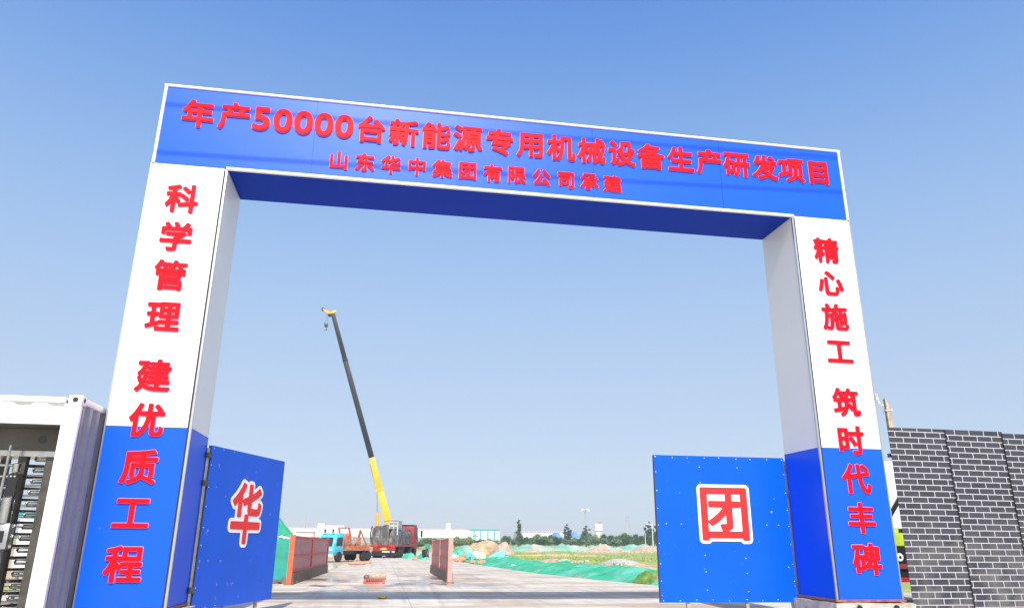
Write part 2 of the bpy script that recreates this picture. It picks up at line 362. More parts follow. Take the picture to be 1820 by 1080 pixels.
hz = bpy.data.materials.new('summer haze'); hz.use_nodes = True; hn = hz.node_tree.nodes; hn.clear()
hv = hn.new('ShaderNodeVolumePrincipled'); ho = hn.new('ShaderNodeOutputMaterial'); hz.node_tree.links.new(hv.outputs[0], ho.inputs['Volume'])
hv.inputs['Density'].default_value = .0006; hv.inputs['Color'].default_value = (.66, .78, .94, 1)
hb_ = MB().box(-760, 760, -70, 820, -1.5, 34.5).build('haze', hz, None, smooth=0); hb_['kind'] = 'stuff'

# ------------------------------------------------------------------ lettering: glyph outlines grown to a bold, round-cornered face
def glyph_segments(ch):
    c = bpy.data.curves.new('glyph', 'FONT'); c.body = ch; c.resolution_u = 4
    o = bpy.data.objects.new('glyph', c); COL.objects.link(o); bpy.context.view_layer.update()
    me = bpy.data.meshes.new_from_object(o.evaluated_get(bpy.context.evaluated_depsgraph_get()))
    cnt = {}
    for p in me.polygons:
        for e in p.edge_keys: cnt[e] = cnt.get(e, 0)+1
    seg = np.array([(*me.vertices[a].co[:2], *me.vertices[c2].co[:2]) for (a, c2), k in cnt.items() if k == 1])
    bpy.data.objects.remove(o); bpy.data.curves.remove(c); bpy.data.meshes.remove(me)
    return seg
def glyph_field(ch, h=1/84, pad=.2):
    s = glyph_segments(ch)
    x0, x1 = min(s[:,0].min(), s[:,2].min()), max(s[:,0].max(), s[:,2].max())
    y0, y1 = min(s[:,1].min(), s[:,3].min()), max(s[:,1].max(), s[:,3].max())
    X = np.arange(x0-pad, x1+pad, h); Y = np.arange(y0-pad, y1+pad, h)
    gx, gy = np.meshgrid(X, Y); P = np.stack([gx.ravel(), gy.ravel()], 1)
    A = s[:, :2]; D = s[:, 2:]-A; L2 = (D**2).sum(1)+1e-12
    best = np.full(len(P), 9.); ins = np.zeros(len(P), bool)
    for a, d, l in zip(A, D, L2):
        t = np.clip(((P-a)@d)/l, 0, 1); q = a+t[:, None]*d-P; best = np.minimum(best, (q**2).sum(1))
        y2 = a[1]+d[1]
        c = (a[1] > P[:,1]) != (y2 > P[:,1])
        if abs(d[1]) > 1e-12: ins ^= c & (P[:,0] < a[0]+(P[:,1]-a[1])*d[0]/d[1])
    f = np.sqrt(best); f[ins] *= -1
    return X, Y, f.reshape(gx.shape), ((x0+x1)/2, (y0+y1)/2)
def contours(X, Y, F, lev):
    F = F-lev; ny, nx = F.shape; nxt = {}
    pt = {}
    def edge_pt(k):
        if k not in pt:
            (i, j, d) = k
            a = F[j, i]; bb = F[j, i+1] if d == 0 else F[j+1, i]; t = a/(a-bb)
            pt[k] = (X[i]+(t*(X[1]-X[0]) if d == 0 else 0), Y[j]+(t*(Y[1]-Y[0]) if d else 0))
        return k
    S = F < 0
    cells = np.argwhere((S[:-1,:-1] != S[1:,1:]) | (S[:-1,1:] != S[1:,:-1]) | (S[:-1,:-1] != S[:-1,1:]))
    for j, i in cells:
        j = int(j); i = int(i)
        k = [S[j,i], S[j,i+1], S[j+1,i+1], S[j+1,i]]
        E = [(i,j,0), (i+1,j,1), (i,j+1,0), (i,j,1)]
        # directed so that the inside lies on the left
        ent = [q for q in range(4) if k[q] and not k[(q+1) % 4]]; ext = [q for q in range(4) if not k[q] and k[(q+1) % 4]]
        for e in ent:
            q = e
            while True:
                q = (q-1) % 4
                if q in ext: break
            nxt[edge_pt(E[e])] = edge_pt(E[q])
    loops = []; left = set(nxt)
    while left:
        st = left.pop(); lp = [st]; k = nxt[st]
        while k != st and k in left: left.discard(k); lp.append(k); k = nxt[k]
        if len(lp) > 5: loops.append([pt[q] for q in lp])
    return loops
def simplify(lp, tol):
    n = len(lp); P = np.array(lp)
    far = int(((P-P[0])**2).sum(1).argmax())
    def rdp(a, c):
        if c <= a+1: return []
        d = P[c % n]-P[a]; l = np.hypot(*d)+1e-9; q = P[a+1:c]-P[a]
        dist = abs(q[:,0]*d[1]-q[:,1]*d[0])/l; i = int(dist.argmax())
        if dist[i] < tol: return []
        return rdp(a, a+1+i)+[a+1+i]+rdp(a+1+i, c)
    return [lp[i] for i in [0]+rdp(0, far)+[far]+rdp(far, n)]
FIELDS = {}
def letter(ch, em, grow, depth, fr, name, mat, parent, sx=1, holes=True, minarea=0, bevel=.003):
    """fr(u, v, w) maps letter plane + height to local coordinates of the thing"""
    if ch not in FIELDS: FIELDS[ch] = glyph_field(ch)
    X, Y, F, (mx, my) = FIELDS[ch]
    cu = bpy.data.curves.new('outline', 'CURVE'); cu.dimensions = '2D'; cu.fill_mode = 'BOTH'
    cu.extrude = depth/2
    for lp in contours(X, Y, F, grow):
        area = sum(lp[i-1][0]*lp[i][1]-lp[i][0]*lp[i-1][1] for i in range(len(lp)))/2
        big = max(q[0] for q in lp)-min(q[0] for q in lp)
        if abs(area) < .0008: continue
        if area < 0 and not holes: continue
        lp = simplify(lp, .0028)
        sp = cu.splines.new('POLY'); sp.points.add(len(lp)-1); sp.use_cyclic_u = True
        for q, p in zip(sp.points, lp): q.co = ((p[0]-mx)*em*sx, (p[1]-my)*em, 0, 1)
    o = bpy.data.objects.new('outline', cu); COL.objects.link(o); bpy.context.view_layer.update()
    me = bpy.data.meshes.new_from_object(o.evaluated_get(bpy.context.evaluated_depsgraph_get()))
    bpy.data.objects.remove(o); bpy.data.curves.remove(cu)
    for v in me.vertices: v.co = fr(v.co.x, v.co.y, v.co.z+depth/2)
    me.name = name; me.materials.clear(); me.materials.append(M[mat])
    bm = bmesh.new(); bm.from_mesh(me); bmesh.ops.remove_doubles(bm, verts=bm.verts, dist=1e-5); bmesh.ops.recalc_face_normals(bm, faces=bm.faces); bm.to_mesh(me); bm.free()
    me.shade_smooth(); me.set_sharp_from_angle(angle=R_(30))
    ob = bpy.data.objects.new(name, me); COL.objects.link(ob); ob.parent = parent; return ob

# ------------------------------------------------------------------ the gateway
ZB, ZT, ZS, D = 6.91, 8.35, 2.79, 1.1
gate = thing('entrance_gateway', 'tall blue and white gateway with red Chinese lettering spanning the site entrance', 'gateway')
def pillar(x0, x1, zb, inner, chars, xc):
    s = inner           # +1: the opening lies to the right, -1: to the left
    xi = x1 if s > 0 else x0
    core = B(x0+.012, x1-.012, .014, D-.014, zb, ZB+.02).build('pillar', 'acm_white', gate)
    a, c = (x0, x1-.055) if s > 0 else (x0+.055, x1)
    B(a, c, 0, .012, ZS, ZS+2.44).build('white_front_panel', 'acm_white', core); B(a, c, .0, .012, ZS+2.444, ZB-.002).build('white_front_panel', 'acm_white', core)
    B(a, c, 0, .012, zb, ZS-.004).build('blue_front_panel', 'acm_blue', core)
    e0, e1 = (xi-.012, xi) if s > 0 else (xi, xi+.012)
    B(e0, e1, .03, D, ZS, ZB-.03).build('white_inner_panel', 'acm_white', core)
    B(e0, e1, .03, D, zb, ZS-.004).build('blue_inner_panel', 'acm_blue', core)
    o0, o1 = (x0-.004, x0+.012) if s > 0 else (x1-.012, x1+.004)
    B(o0, o1, .013, D, ZS, ZB-.002).build('white_outer_panel', 'acm_white', core)
    B(o0, o1, .013, D, zb, ZS-.004).build('blue_outer_panel', 'acm_blue', core)
    # corner: dark joint and bright angle
    j0, j1 = (xi-.056, xi-.028) if s > 0 else (xi+.028, xi+.056)
    B(j0, j1, .006, .0135, zb, ZB-.03).build('corner_joint', 'dark_gap', core)
    k0, k1 = (xi-.028, xi+.003) if s > 0 else (xi-.003, xi+.028)
    B(k0, k1, -.004, .0295, zb, ZB-.03).build('corner_angle', 'trim_metal', core)
    t0, t1 = (x0-.008, x0+.014) if s > 0 else (x1-.014, x1+.008)
    B(t0, t1, -.006, -.0005, zb, ZB).build('outer_edge_trim', 'trim_metal', core)
    B(x0-.03, x1+.03, -.03, D+.03, zb-.035, zb-.001).build('base_plate', 'rust', core)
    for k, ch in enumerate(chars):
        zc = [6.33, 5.69, 5.06, 4.41, 3.52, 2.88, 2.23, 1.61, .955][k] if s > 0 else [6.28, 5.66, 5.04, 4.42, 3.55, 2.92, 2.30, 1.69, 1.07][k]
        fr = lambda u, v, w, zc=zc: (xc+u, -w-.003, zc+v)
        c = letter(ch, .49, .024, .022, lambda u, v, w: fr(u, v, w+.004), 'character', 'letter_red', core)
        letter(ch, .49, .040, .005, fr, 'character_edge', 'letter_rim', core)
    return core
pillar(0, 1.15, .40, 1, '科学管理建优质工程', .54)
pillar(10.87, 12.0, .48, -1, '精心施工筑时代丰碑', 11.46)
beam = B(.012, 11.988, .014, D-.014, ZB+.021, ZT-.012).build('beam', 'acm_blue', gate)
for k in range(5):
    xa, xb = .052+k*2.38, min(.052+(k+1)*2.38-.004, 11.95); ta, tb = rnd.uniform(-.0015, .0015), rnd.uniform(-.0015, .0015)
    MB().hexa([(xa,-.001+ta,ZB), (xb,-.001-ta,ZB), (xb,.0125,ZB), (xa,.0125,ZB)], [(xa,-.001+tb,ZT-.052), (xb,-.001-tb,ZT-.052), (xb,.0125,ZT-.052), (xa,.0125,ZT-.052)]).build('blue_front_panel', 'acm_blue', beam)
B(1.15, 10.87, .03, D, ZB-.012, ZB+.019).build('soffit_panel', 'soffit_blue_shaded', beam)
f = MB()                                         # white frame round the sign: rounded bars
def rbar(a, c, r=.026):
    f.tube([a, c], r, 12)
rbar((.0, -.004, ZT-.026), (12.0, -.004, ZT-.026)); rbar((.026, -.004, ZB), (.026, -.004, ZT-.05)); rbar((11.975, -.004, ZB), (11.975, -.004, ZT-.05))
f.build('sign_frame', 'trim_white', beam)
MB().tube([(1.13, -.004, ZB-.002), (10.9, -.004, ZB-.002)], .03, 12).build('lower_edge_trim', 'trim_white', beam)
B(0, 12, .02, D, ZT-.012, ZT-.002).build('beam_cap', 'acm_white', beam)
title = [(0.58, 7.845), (1.14, 7.86), (1.57, 7.86), (1.91, 7.86), (2.24, 7.86), (2.57, 7.86), (2.9, 7.86), (3.35, 7.855), (3.89, 7.85), (4.44, 7.845), (4.98, 7.85), (5.53, 7.845), (6.06, 7.835), (6.62, 7.84), (7.17, 7.84), (7.72, 7.84), (8.26, 7.835), (8.82, 7.84), (9.36, 7.84), (9.89, 7.83), (10.44, 7.83), (10.96, 7.82), (11.5, 7.82)]
for (x, z), ch in zip(title, '年产50000台新能源专用机械设备生产研发项目'):
    dg = ch in '50'
    fr = lambda u, v, w: (x+u, -w-.003, z+v)
    letter(ch, .575 if dg else .505, .030 if dg else .026, .026, lambda u, v, w: fr(u, v, w+.005), 'character', 'letter_red', beam, sx=1.05 if dg else 1)
    letter(ch, .575 if dg else .505, .046 if dg else .043, .006, fr, 'character_edge', 'letter_rim', beam, sx=1.05 if dg else 1)
sub = [(2.86, 7.225), (3.285, 7.23), (3.71, 7.23), (4.14, 7.235), (4.565, 7.235), (4.99, 7.235), (5.42, 7.235), (5.84, 7.235), (6.265, 7.235), (6.695, 7.225), (7.115, 7.235), (7.53, 7.23)]
for (x, z), ch in zip(sub, '山东华中集团有限公司承建'):
    fr = lambda u, v, w: (x+u, -w-.003, z+v)
    letter(ch, .33, .025, .022, lambda u, v, w: fr(u, v, w+.005), 'character', 'letter_red', beam)
    letter(ch, .33, .050, .006, fr, 'character_edge', 'letter_rim', beam)

# plinths under the pillars
def plinth(x0, x1, top, label, seed):
    b = MB(); r = random.Random(seed); nx, nz = 12, 5
    ring = []
    for (xa, ya, xb, yb) in ((x0,-.14,x1,-.14), (x1,-.14,x1,1.22), (x1,1.22,x0,1.22), (x0,1.22,x0,-.14)):
        for i in range(nx): t = i/nx; ring.append((xa+(xb-xa)*t, ya+(yb-ya)*t))
    n = len(ring)
    for j in range(nz+1):
        z = -.05+(top+.05)*j/nz
        for (x, y) in ring: b.v.append((x+r.uniform(-.02, .02), y+r.uniform(-.02, .02), z+(r.uniform(-.02, .0) if j == nz else 0)))
    for j in range(nz):
        for i in range(n): a = j*n+i; c = j*n+(i+1) % n; b.f.append((a, c, c+n, a+n))
    b.f.append(tuple(nz*n+i for i in range(n)))
    o = thing('concrete_plinth', label, 'plinth'); b.build('block', 'concrete', o)
    bb = MB()
    for bx in (x0+.35, x1-.35):
        bb.tube([(bx, -.15, top-.06), (bx, -.19, top-.07)], .035, 8)
    bb.build('anchor_bolt', 'dark_gap', o)
plinth(-.08, 1.25, .362, 'concrete plinth under the left pillar beside the white container', 3)
plinth(10.78, 12.1, .442, 'rough concrete plinth under the right pillar beside the brick patterned hoarding', 5)

# ------------------------------------------------------------------ gate leaves
def leaf(label, hinge, free, ztop_h, zbot, ch, uc, zc, emx, em, seed):
    h = Vector(hinge); v = Vector(free)-h; Lw = v.length; rot = math.atan2(v.y, v.x)
    t = thing('gate_leaf', label, 'gate leaf', (h.x, h.y, 0), rot)
    sgn = 1 if rot < pi/2 and rot > -pi/2 else -1        # which local side faces the camera
    def Y(a): return -a*sgn                               # a>0: towards the viewer
    def bx(u0, u1, a0, a1, z0, z1): return B(u0, u1, min(Y(a0), Y(a1)), max(Y(a0), Y(a1)), z0, z1)
    # gently dented sheet
    b = MB(); r = random.Random(seed); nu, nz = 24, 24
    for side in (0, 1):
        for j in range(nz+1):
            for i in range(nu+1):
                u = .01+(Lw-.02)*i/nu; z = zbot+(ztop_h-zbot)*j/nz
                dn = .006*noise.noise(Vector((u*1.3+seed, z*1.3, 0)))
                b.v.append((u, Y((.012 if side == 0 else 0)+dn*(.2 < i/nu*5 < 4.8)), z))
    n1 = (nu+1)*(nz+1)
    for j in range(nz):
        for i in range(nu):
            a = j*(nu+1)+i; b.f.append((a, a+1, a+nu+2, a+nu+1)); b.f.append((n1+a, n1+a+nu+1, n1+a+nu+2, n1+a+1))
    def strip(ids):
        for p, q in zip(ids[:-1], ids[1:]): b.f.append((p, q, q+n1, p+n1))
    strip(list(range(nu+1))); strip([nz*(nu+1)+i for i in range(nu+1)]); strip([j*(nu+1) for j in range(nz+1)]); strip([j*(nu+1)+nu for j in range(nz+1)])
    pan = b.build('panel', 'door_blue' if ch == '团' else 'door_blue_worn_shaded', t)
    sc = MB()
    for i in range(9 if ch == '团' else 3):
        u = .05+(Lw-.1)*i/8
        for z in (ztop_h-.035, zbot+.035): sc.lathe([(.0075, Y(.012)), (.0075, Y(.017)), (.004, Y(.019))], 8, (u+r.uniform(-.02,.02), 0, z+r.uniform(-.008,.008)), 'y')
    for i in range(1, 8):
        z = zbot+(ztop_h-zbot)*i/8+r.uniform(-.04,.04)
        for u in (.03, Lw-.03)[:2 if ch == '团' else 1]: sc.lathe([(.0075, Y(.012)), (.0075, Y(.017)), (.004, Y(.019))], 8, (u, 0, z), 'y')
    for u, z in () if ch != '团' else ((.31, .5), (.68, .5), (.36, .07), (.36, .19), (.36, .29), (.66, .08), (.66, .2), (.66, .31), (.18, .52), (.09, .52), (.82, .52), (.93, .52), (.37, .92), (.66, .92), (.66, .81)):
        sc.lathe([(.0085, Y(.012)), (.0085, Y(.02)), (.004, Y(.022))], 8, (u*Lw, 0, zbot+z*(ztop_h-zbot)), 'y')
    sc.build('screw_heads', 'screw', pan)
    fr = MB()
    for (u0, u1, z0, z1) in ((0, .05, zbot, ztop_h), (Lw-.05, Lw, zbot, ztop_h), (.05, Lw-.05, ztop_h-.05, ztop_h-.002), (.05, Lw-.05, zbot+.002, zbot+.05), (.05, Lw-.05, (zbot+ztop_h)/2-.025, (zbot+ztop_h)/2+.025), (Lw/3-.02, Lw/3+.02, zbot+.05, ztop_h-.05), (2*Lw/3-.02, 2*Lw/3+.02, zbot+.05, ztop_h-.05)):
        fr.box(u0, u1, min(Y(-.052), Y(-.003)), max(Y(-.052), Y(-.003)), z0, z1)
    fr.build('frame', 'dark_steel', t)
    hp = MB().tube([(-.05, Y(-.03), zbot-.1), (-.05, Y(-.03), ztop_h-.05)], .032, 10).build('hinge_post', 'steel', t)
    hb = MB()
    for z in (zbot+.25, ztop_h-.62, ztop_h-.2): hb.box(-.13, .012, min(Y(-.05), Y(.012)), max(Y(-.05), Y(.012)), z, z+.08)
    hb.build('hinge', 'dark_steel', hp)
    wl = MB()
    for u in (Lw*.37, Lw*.8):
        wl.bar((u, Y(-.03), zbot+.01), (u, Y(-.03), .05), .05, .05)
    wl.build('foot_stay', 'wood', t)
    k = -1 if sgn < 0 else 1
    f1 = lambda u, v, w: (uc+u*k, Y(.014+w), zc+v)
    bk = letter(ch, em, .078, .004, f1, 'emblem_backing', 'paint_white', t, sx=emx, holes=False, bevel=.0005)
    letter(ch, em, .026, .004, lambda u, v, w: (uc+u*k, Y(.0185+w), zc+v), 'emblem_character', 'paint_red', t, sx=emx, bevel=.0005)
    return t
cR = onY(1287, 912.5, 1.125); cL = Vector((1.22, 1.15, 0))
leaf('blue gate leaf with boxed red character 团 on white, standing square beside the right pillar', (10.84, 1.10, 0), (8.452, 1.147, 0), 2.725, .36, '团', 10.84-cR.x, cR.z, 1.02, .94, 4)
dl = Vector((2.02-1.21, 3.53-1.15, 0)).normalized()
def door_uz(px, py):
    d = ray(px, py); nrm = Vector((dl.y, -dl.x, 0)); t = (Vector((1.21, 1.15, 0))-CAM).dot(nrm)/d.dot(nrm); q = CAM+d*t
    return (q-Vector((1.21, 1.15, 0))).dot(dl), q.z
uL, zL = door_uz(436.5, 911.5)
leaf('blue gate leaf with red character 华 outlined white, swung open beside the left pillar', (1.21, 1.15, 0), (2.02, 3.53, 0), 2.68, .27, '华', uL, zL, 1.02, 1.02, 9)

# ------------------------------------------------------------------ container with turnstile
CX, CY, CT, CB = -.05, -.80, 3.06, .12
cont = thing('turnstile_container', 'white corrugated shipping container with an open side, beside the left pillar', 'container', (CX, CY, 0))
# local frame: x <= 0 runs left, y >= 0 runs back; height to CT
def corr(b, axis, a0, a1, z0, z1, depth, pitch, off, flip=1):
    pr = []; x = a0
    while x < a1-1e-6:
        for t, d in ((0,0), (.28,0), (.42,1), (.78,1), (.92,0)):
            q = x+t*pitch
            if q <= a1: pr.append((q, d*depth*flip))
        x += pitch
    pr.append((a1, 0))
    for i in range(len(pr)-1):
        (p, dp), (q, dq) = pr[i], pr[i+1]
        if axis == 'y': b.add([(off-dp, p, z0), (off-dq, q, z0), (off-dq, q, z1), (off-dp, p, z1)], [(0,1,2,3)])
        else: b.add([(p, off+dp, z0), (q, off+dq, z0), (q, off+dq, z1), (p, off+dp, z1)], [(0,1,2,3)])
b = MB(); corr(b, 'y', .1, 2.34, CB+.14, CT-.1, .06, .27, -.004)
b.build('end_wall', 'cont_side', cont, smooth=0, recalc=False)
fr = MB()
fr.box(-.20, 0, 0, .08, CB+.0, CT-.11); fr.box(-.1, 0, 2.36, 2.44, CB, CT-.11)          # corner posts
fr.box(-.1, -.002, .08, 2.36, CT-.10, CT-.02); fr.box(-.1, -.002, .08, 2.36, CB, CB+.14)      # side rails
fr.box(-6.0, -.20, .002, .07, CT-.10, CT-.03); fr.box(-6.0, -.20, 0, .08, CB, CB+.16); fr.box(-6.0, -.1, 2.36, 2.42, CT-.10, CT-.03); fr.box(-6.0, -.1, 2.36, 2.44, CB, CB+.16)
fr.box(-6.06, -5.86, 0, .1, CB, CT-.1); fr.box(-6.06, -5.9, 2.34, 2.44, CB, CT-.1)
fr.build('frame', 'cont_white', cont, bevel=.008)
hd = MB(); corr(hd, 'x', -6, -.20, CT-.335, CT-.10, .035, .42, .02); hd.box(-6, -.20, .004, .07, CT-.385, CT-.335)
hd.build('header_panel', 'cont_white', cont, smooth=0, recalc=False)
cas = [B(x, x+.17, y, y+.16, CT-.13, CT).build('corner_casting', 'cont_white', cont, bevel=.012) for (x, y) in ((-.16, -.01), (-.16, 2.3), (-6.07, -.01), (-6.07, 2.3))]
c0 = cas[0]
MB().lathe([(.035, -.012), (.035, -.0105)], 16, (-.075, 0, CT-.06), 'y').build('casting_hole', 'dark_gap', c0)
MB().lathe([(.03, .0), (.03, .0115)], 16, (0, .07, CT-.06), 'x').build('casting_hole', 'dark_gap', c0)
B(-6, -.06, .07, 2.38, CT-.06, CT-.035).build('roof', 'cont_white', cont)
B(-5.98, -.07, .08, 2.36, CT-.40, CT-.385).build('ceiling_lining', 'cont_inner', cont)
B(-5.98, -.07, 2.29, 2.35, CT-.62, CT-.41).build('rear_header', 'cont_inner', cont)
B(-.07, -.062, .1, 2.34, CB+.15, CT-.41).build('side_lining', 'cont_inner', cont)
B(-5.98, -.07, .0801, 2.36, CB+.05, CB+.15).build('floor_plate', 'dark_steel', cont)
MB().lathe([(.075, CT-.42), (.075, CT-.401)], 20, (-.87, 1.05, 0)).build('ceiling_lamp', 'lamp_cover', cont)
# turnstile: two posts of comb bars and a rotor of arms
ts = thing('full_height_turnstile', 'stainless full height turnstile with rows of horizontal bars inside the white container', 'turnstile', (CX, CY, 0))
zlo, zhi = CB+.151, CT-.64
def post(x, y, w=.05): return B(x-w, x+w, y-w, y+w, zlo, zhi)
post(-.42, .50, .055).build('post', 'dark_steel', ts); post(-.77, .52, .05).build('post', 'dark_steel', ts); post(-.50, 1.75, .045).build('post', 'dark_steel', ts); post(-1.55, 1.75, .05).build('post', 'dark_steel', ts)
B(-1.7, -.3, .42, .9, zhi-.12, zhi-.045).build('top_plate', 'stainless', ts)
cb = MB(); cb2 = MB(); cb3 = MB()
nb = 14
for k in range(nb):
    z = zlo+.12+(zhi-zlo-.28)*k/(nb-1)
    cb.tube([(-.42, .50, z), (-.64, .56, z), (-.655, .57, z+.02), (-.64, .58, z+.045), (-.42, .55, z+.045)], .017, 8)
    cb2.tube([(-.77, .52, z+.07), (-.48, .85, z+.07)], .019, 8)
    cb2.tube([(-.77, .52, z+.07), (-1.35, .45, z+.07)], .019, 8)
    cb3.tube([(-1.55, 1.75, z+.03), (-.5, 1.75, z+.03)], .017, 8)
cb.build('comb_bars', 'stainless', ts)['kind'] = 'stuff'; cb2.build('rotor_arms', 'stainless', ts); cb3.build('rear_bars', 'stainless', ts)
MB().tube([(-.84, .24, zlo), (-.84, .24, zhi)], .018, 8).build('front_rail', 'stainless', ts)
B(-2.0, -.085, .36, .78, CT-.68, CT-.405).build('top_housing', 'housing_dark', ts)
MB().lathe([(.05, .356), (.05, .359)], 20, (-.53, 0, CT-.545), 'y').build('round_opening', 'lamp_cover', ts)
# face reader on a stand
tr = thing('face_recognition_terminal', 'black rounded face reader on a silver bracket in front of the turnstile', 'access terminal', (-.80, -.52, 0))
s = MB(); ptl = [(-.055, 0), (.055, 0)]
pr = [(.058*cos(a), .058*sin(a)) for a in np.linspace(0, pi, 9)]
s.prism([(.058, 1.78)]+[(x, 2.02+y) for x, y in pr]+[(-.058, 1.78)], 'y', -.02, .025)
s.build('screen', 'black', tr)
MB().lathe([(.012, -.022), (.008, -.026)], 10, (-.022, 0, 2.03), 'y').lathe([(.012, -.022), (.008, -.026)], 10, (.022, 0, 2.03), 'y').build('camera_lens', 'screw', tr)
MB().lathe([(.07, 1.45), (.07, 1.76), (.045, 1.779)], 18).build('bracket', 'stainless', tr)
MB().lathe([(.045, 2.085), (.05, 2.12), (.05, 2.19), (.02, 2.20)], 14, (0, .03, 0)).build('head_cap', 'stainless', tr)
B(-.1, .1, -.05, .1, 1.14, 1.449).build('housing', 'steel', tr, bevel=.01)
B(-.05, .05, -.06, -.051, 1.22, 1.36).build('card_reader', 'black', tr)
MB().tube([(0, .02, zlo), (0, .02, 1.14)], .05, 10).build('stand', 'steel', tr)
# site notice boards seen through the bars
def board(label, x, y, z0, z1, w, mat, h0=.0):
    o = thing('notice_board', label, 'notice board', (x, y, 0))
    B(-w/2, w/2, 0, .04, z0, z1).build('board', mat, o); B(-w/2-.04, w/2+.04, -.012, -.001, z1-.10, z1+.03).build('header', 'net_teal', o)
    for sx in (-w/2+.1, w/2-.1): MB().tube([(sx, .07, -.03), (sx, .07, z1)], .03, 8).build('leg', 'steel', o)
board('white notice board with teal header seen through the turnstile bars', -2.42, 4.2, .7, 1.72, .42, 'acm_white')

# ------------------------------------------------------------------ brick patterned hoarding
hoard = thing('brick_patterned_hoarding', 'dark grey brick patterned sheet hoarding with overlapping panels right of the gateway', 'hoarding', (12.16, 0, 0))
xs = [0, 1.065, 2.15, 3.2, 4.3, 5.4, 6.5, 7.6]; tops = [3.155, 3.15, 3.12, 3.14, 3.12, 3.13, 3.12]; shift = [(.02, 0), (.11, .035), (.19, -.03), (.05, .02), (.14, 0), (.02, .03), (.17, .01)]
for i, zt in enumerate(tops):
    b = MB(); x0, x1 = xs[i], xs[i+1]+.03; y0, y1 = -.018, .012
    if i == 0: y0, y1 = -.002, .012
    vs = [(x0, y0, 0), (x1, y1, 0), (x1, y1, zt), (x0, y0, zt)]
    b.add(vs+[(x, y+.006, z) for x, y, z in vs], [(0,1,2,3), (7,6,5,4), (0,4,5,1), (1,5,6,2), (2,6,7,3), (3,7,4,0)])
    o = b.build('sheet_panel', 'brick', hoard, smooth=0)
    uvl = o.data.uv_layers.new(name='sheet')
    for lp in o.data.loops:
        c = o.data.vertices[lp.vertex_index].co; uvl.data[lp.index].uv = (c.x-x0+shift[i][0], c.z+shift[i][1]+.09)
rr = MB()
for z in (.4, 1.5, 2.7): rr.bar((0, .08, z), (7.6, .08, z), .04, .06)
rr.build('back_rail', 'steel', hoard)
for x in (.3, 2.5, 4.7, 6.9): MB().bar((x, .14, 0), (x, .14, 3.0), .06, .06).build('support_post', 'steel', hoard)
# wooden stake
p0, p1 = onY(1590, 800, .6), onY(1582, 709, .6)
st = thing('wooden_stake', 'weathered wooden stake rising behind the brick patterned hoarding', 'stake', (p0.x, .6, 0))
MB().hexa([(-.045,-.03,0), (.045,-.03,0), (.045,.03,0), (-.045,.03,0)], [(-.06,-.03,p1.z-.12), (.03,-.03,p1.z-.12), (.03,.03,p1.z-.12), (-.06,.03,p1.z-.12)]).build('shaft', 'wood', st)
MB().hexa([(-.058,-.028,p1.z-.119), (.0,-.028,p1.z-.119), (.0,.028,p1.z-.119), (-.058,.028,p1.z-.119)], [(-.062,-.028,p1.z), (-.04,-.028,p1.z), (-.04,.028,p1.z), (-.062,.028,p1.z)]).build('split_tip', 'wood', st)
MB().tube([(-.075,-.035,p1.z-.22), (.045,-.035,p1.z-.2), (.045,.035,p1.z-.2), (-.075,.035,p1.z-.22), (-.075,-.035,p1.z-.21)], .012, 6).build('string', 'cloth', st)
rg = onY(1559, 708, -.02)
b = MB()
for k in range(6): b.blob((rg.x+.0+rnd.uniform(-.03,.05), -.03+rnd.uniform(-.03,.03), rg.z+.05-.035*k), (.022, .02, .024), k, .6)
tag(b.build('cloth_scrap', 'cloth', None, loc=(0,0,0)), 'small dusty white cloth scrap caught on the outer edge of the right pillar', 'cloth scrap')

# vehicle parked behind the hoarding (seen in the gap beside the right pillar)
q = onY(1592, 900, 4.5)
van = thing('parked_truck', 'white and lime green truck glimpsed in the gap between right pillar and brick hoarding', 'truck', (q.x-.45, 4.5, 0))
MB().prism([(0,1.62),(0,2.3),(.25,2.95),(.6,3.2),(2.2,3.2),(2.2,1.62)], 'x', 0, 2.3).build('cab', 'acm_white', van, bevel=.05)
wb = MB(); wb.add([(.15,.02,2.27),(2.15,.02,2.27),(2.05,.215,2.87),(.25,.215,2.87)], [(0,1,2,3)]); wb.v = [(x, y-.02, z) for x, y, z in wb.v]
wb.build('windscreen', 'pale_glass', van)
MB().bar((.12,-.03,1.75),(.62,-.08,2.42),.05,.09).build('mirror_arm', 'black', van)
B(-.01, 2.31, -.03, 2.2, 1.25, 1.618).build('lime_band', 'lime', van, bevel=.03)
B(0, 2.3, -.02, 2.2, .5, 1.249).build('grille', 'black', van)
for x in (.33, 1.95): MB().lathe([(.085,-.06),(.06,-.07)], 16, (x, 0, 1.02), 'y').build('headlight', 'paint_white', van); 
for x in (.33, 1.95): MB().lathe([(.035,-.075),(.02,-.08)], 12, (x, 0, 1.02), 'y').build('lamp_bulb', 'black', van)
B(-.02, 2.32, -.09, -.021, .78, .88).build('bumper_bar', 'lorry_red', van); B(-.02, 2.32, -.09, -.021, .50, .60).build('bumper_bar', 'lorry_red', van)
for x in (.0, 1.95): MB().lathe([(.3,0),(.45,.04),(.45,.28),(.3,.32)], 20, (x, .8, .45), 'x').build('wheel', 'tyre', van)

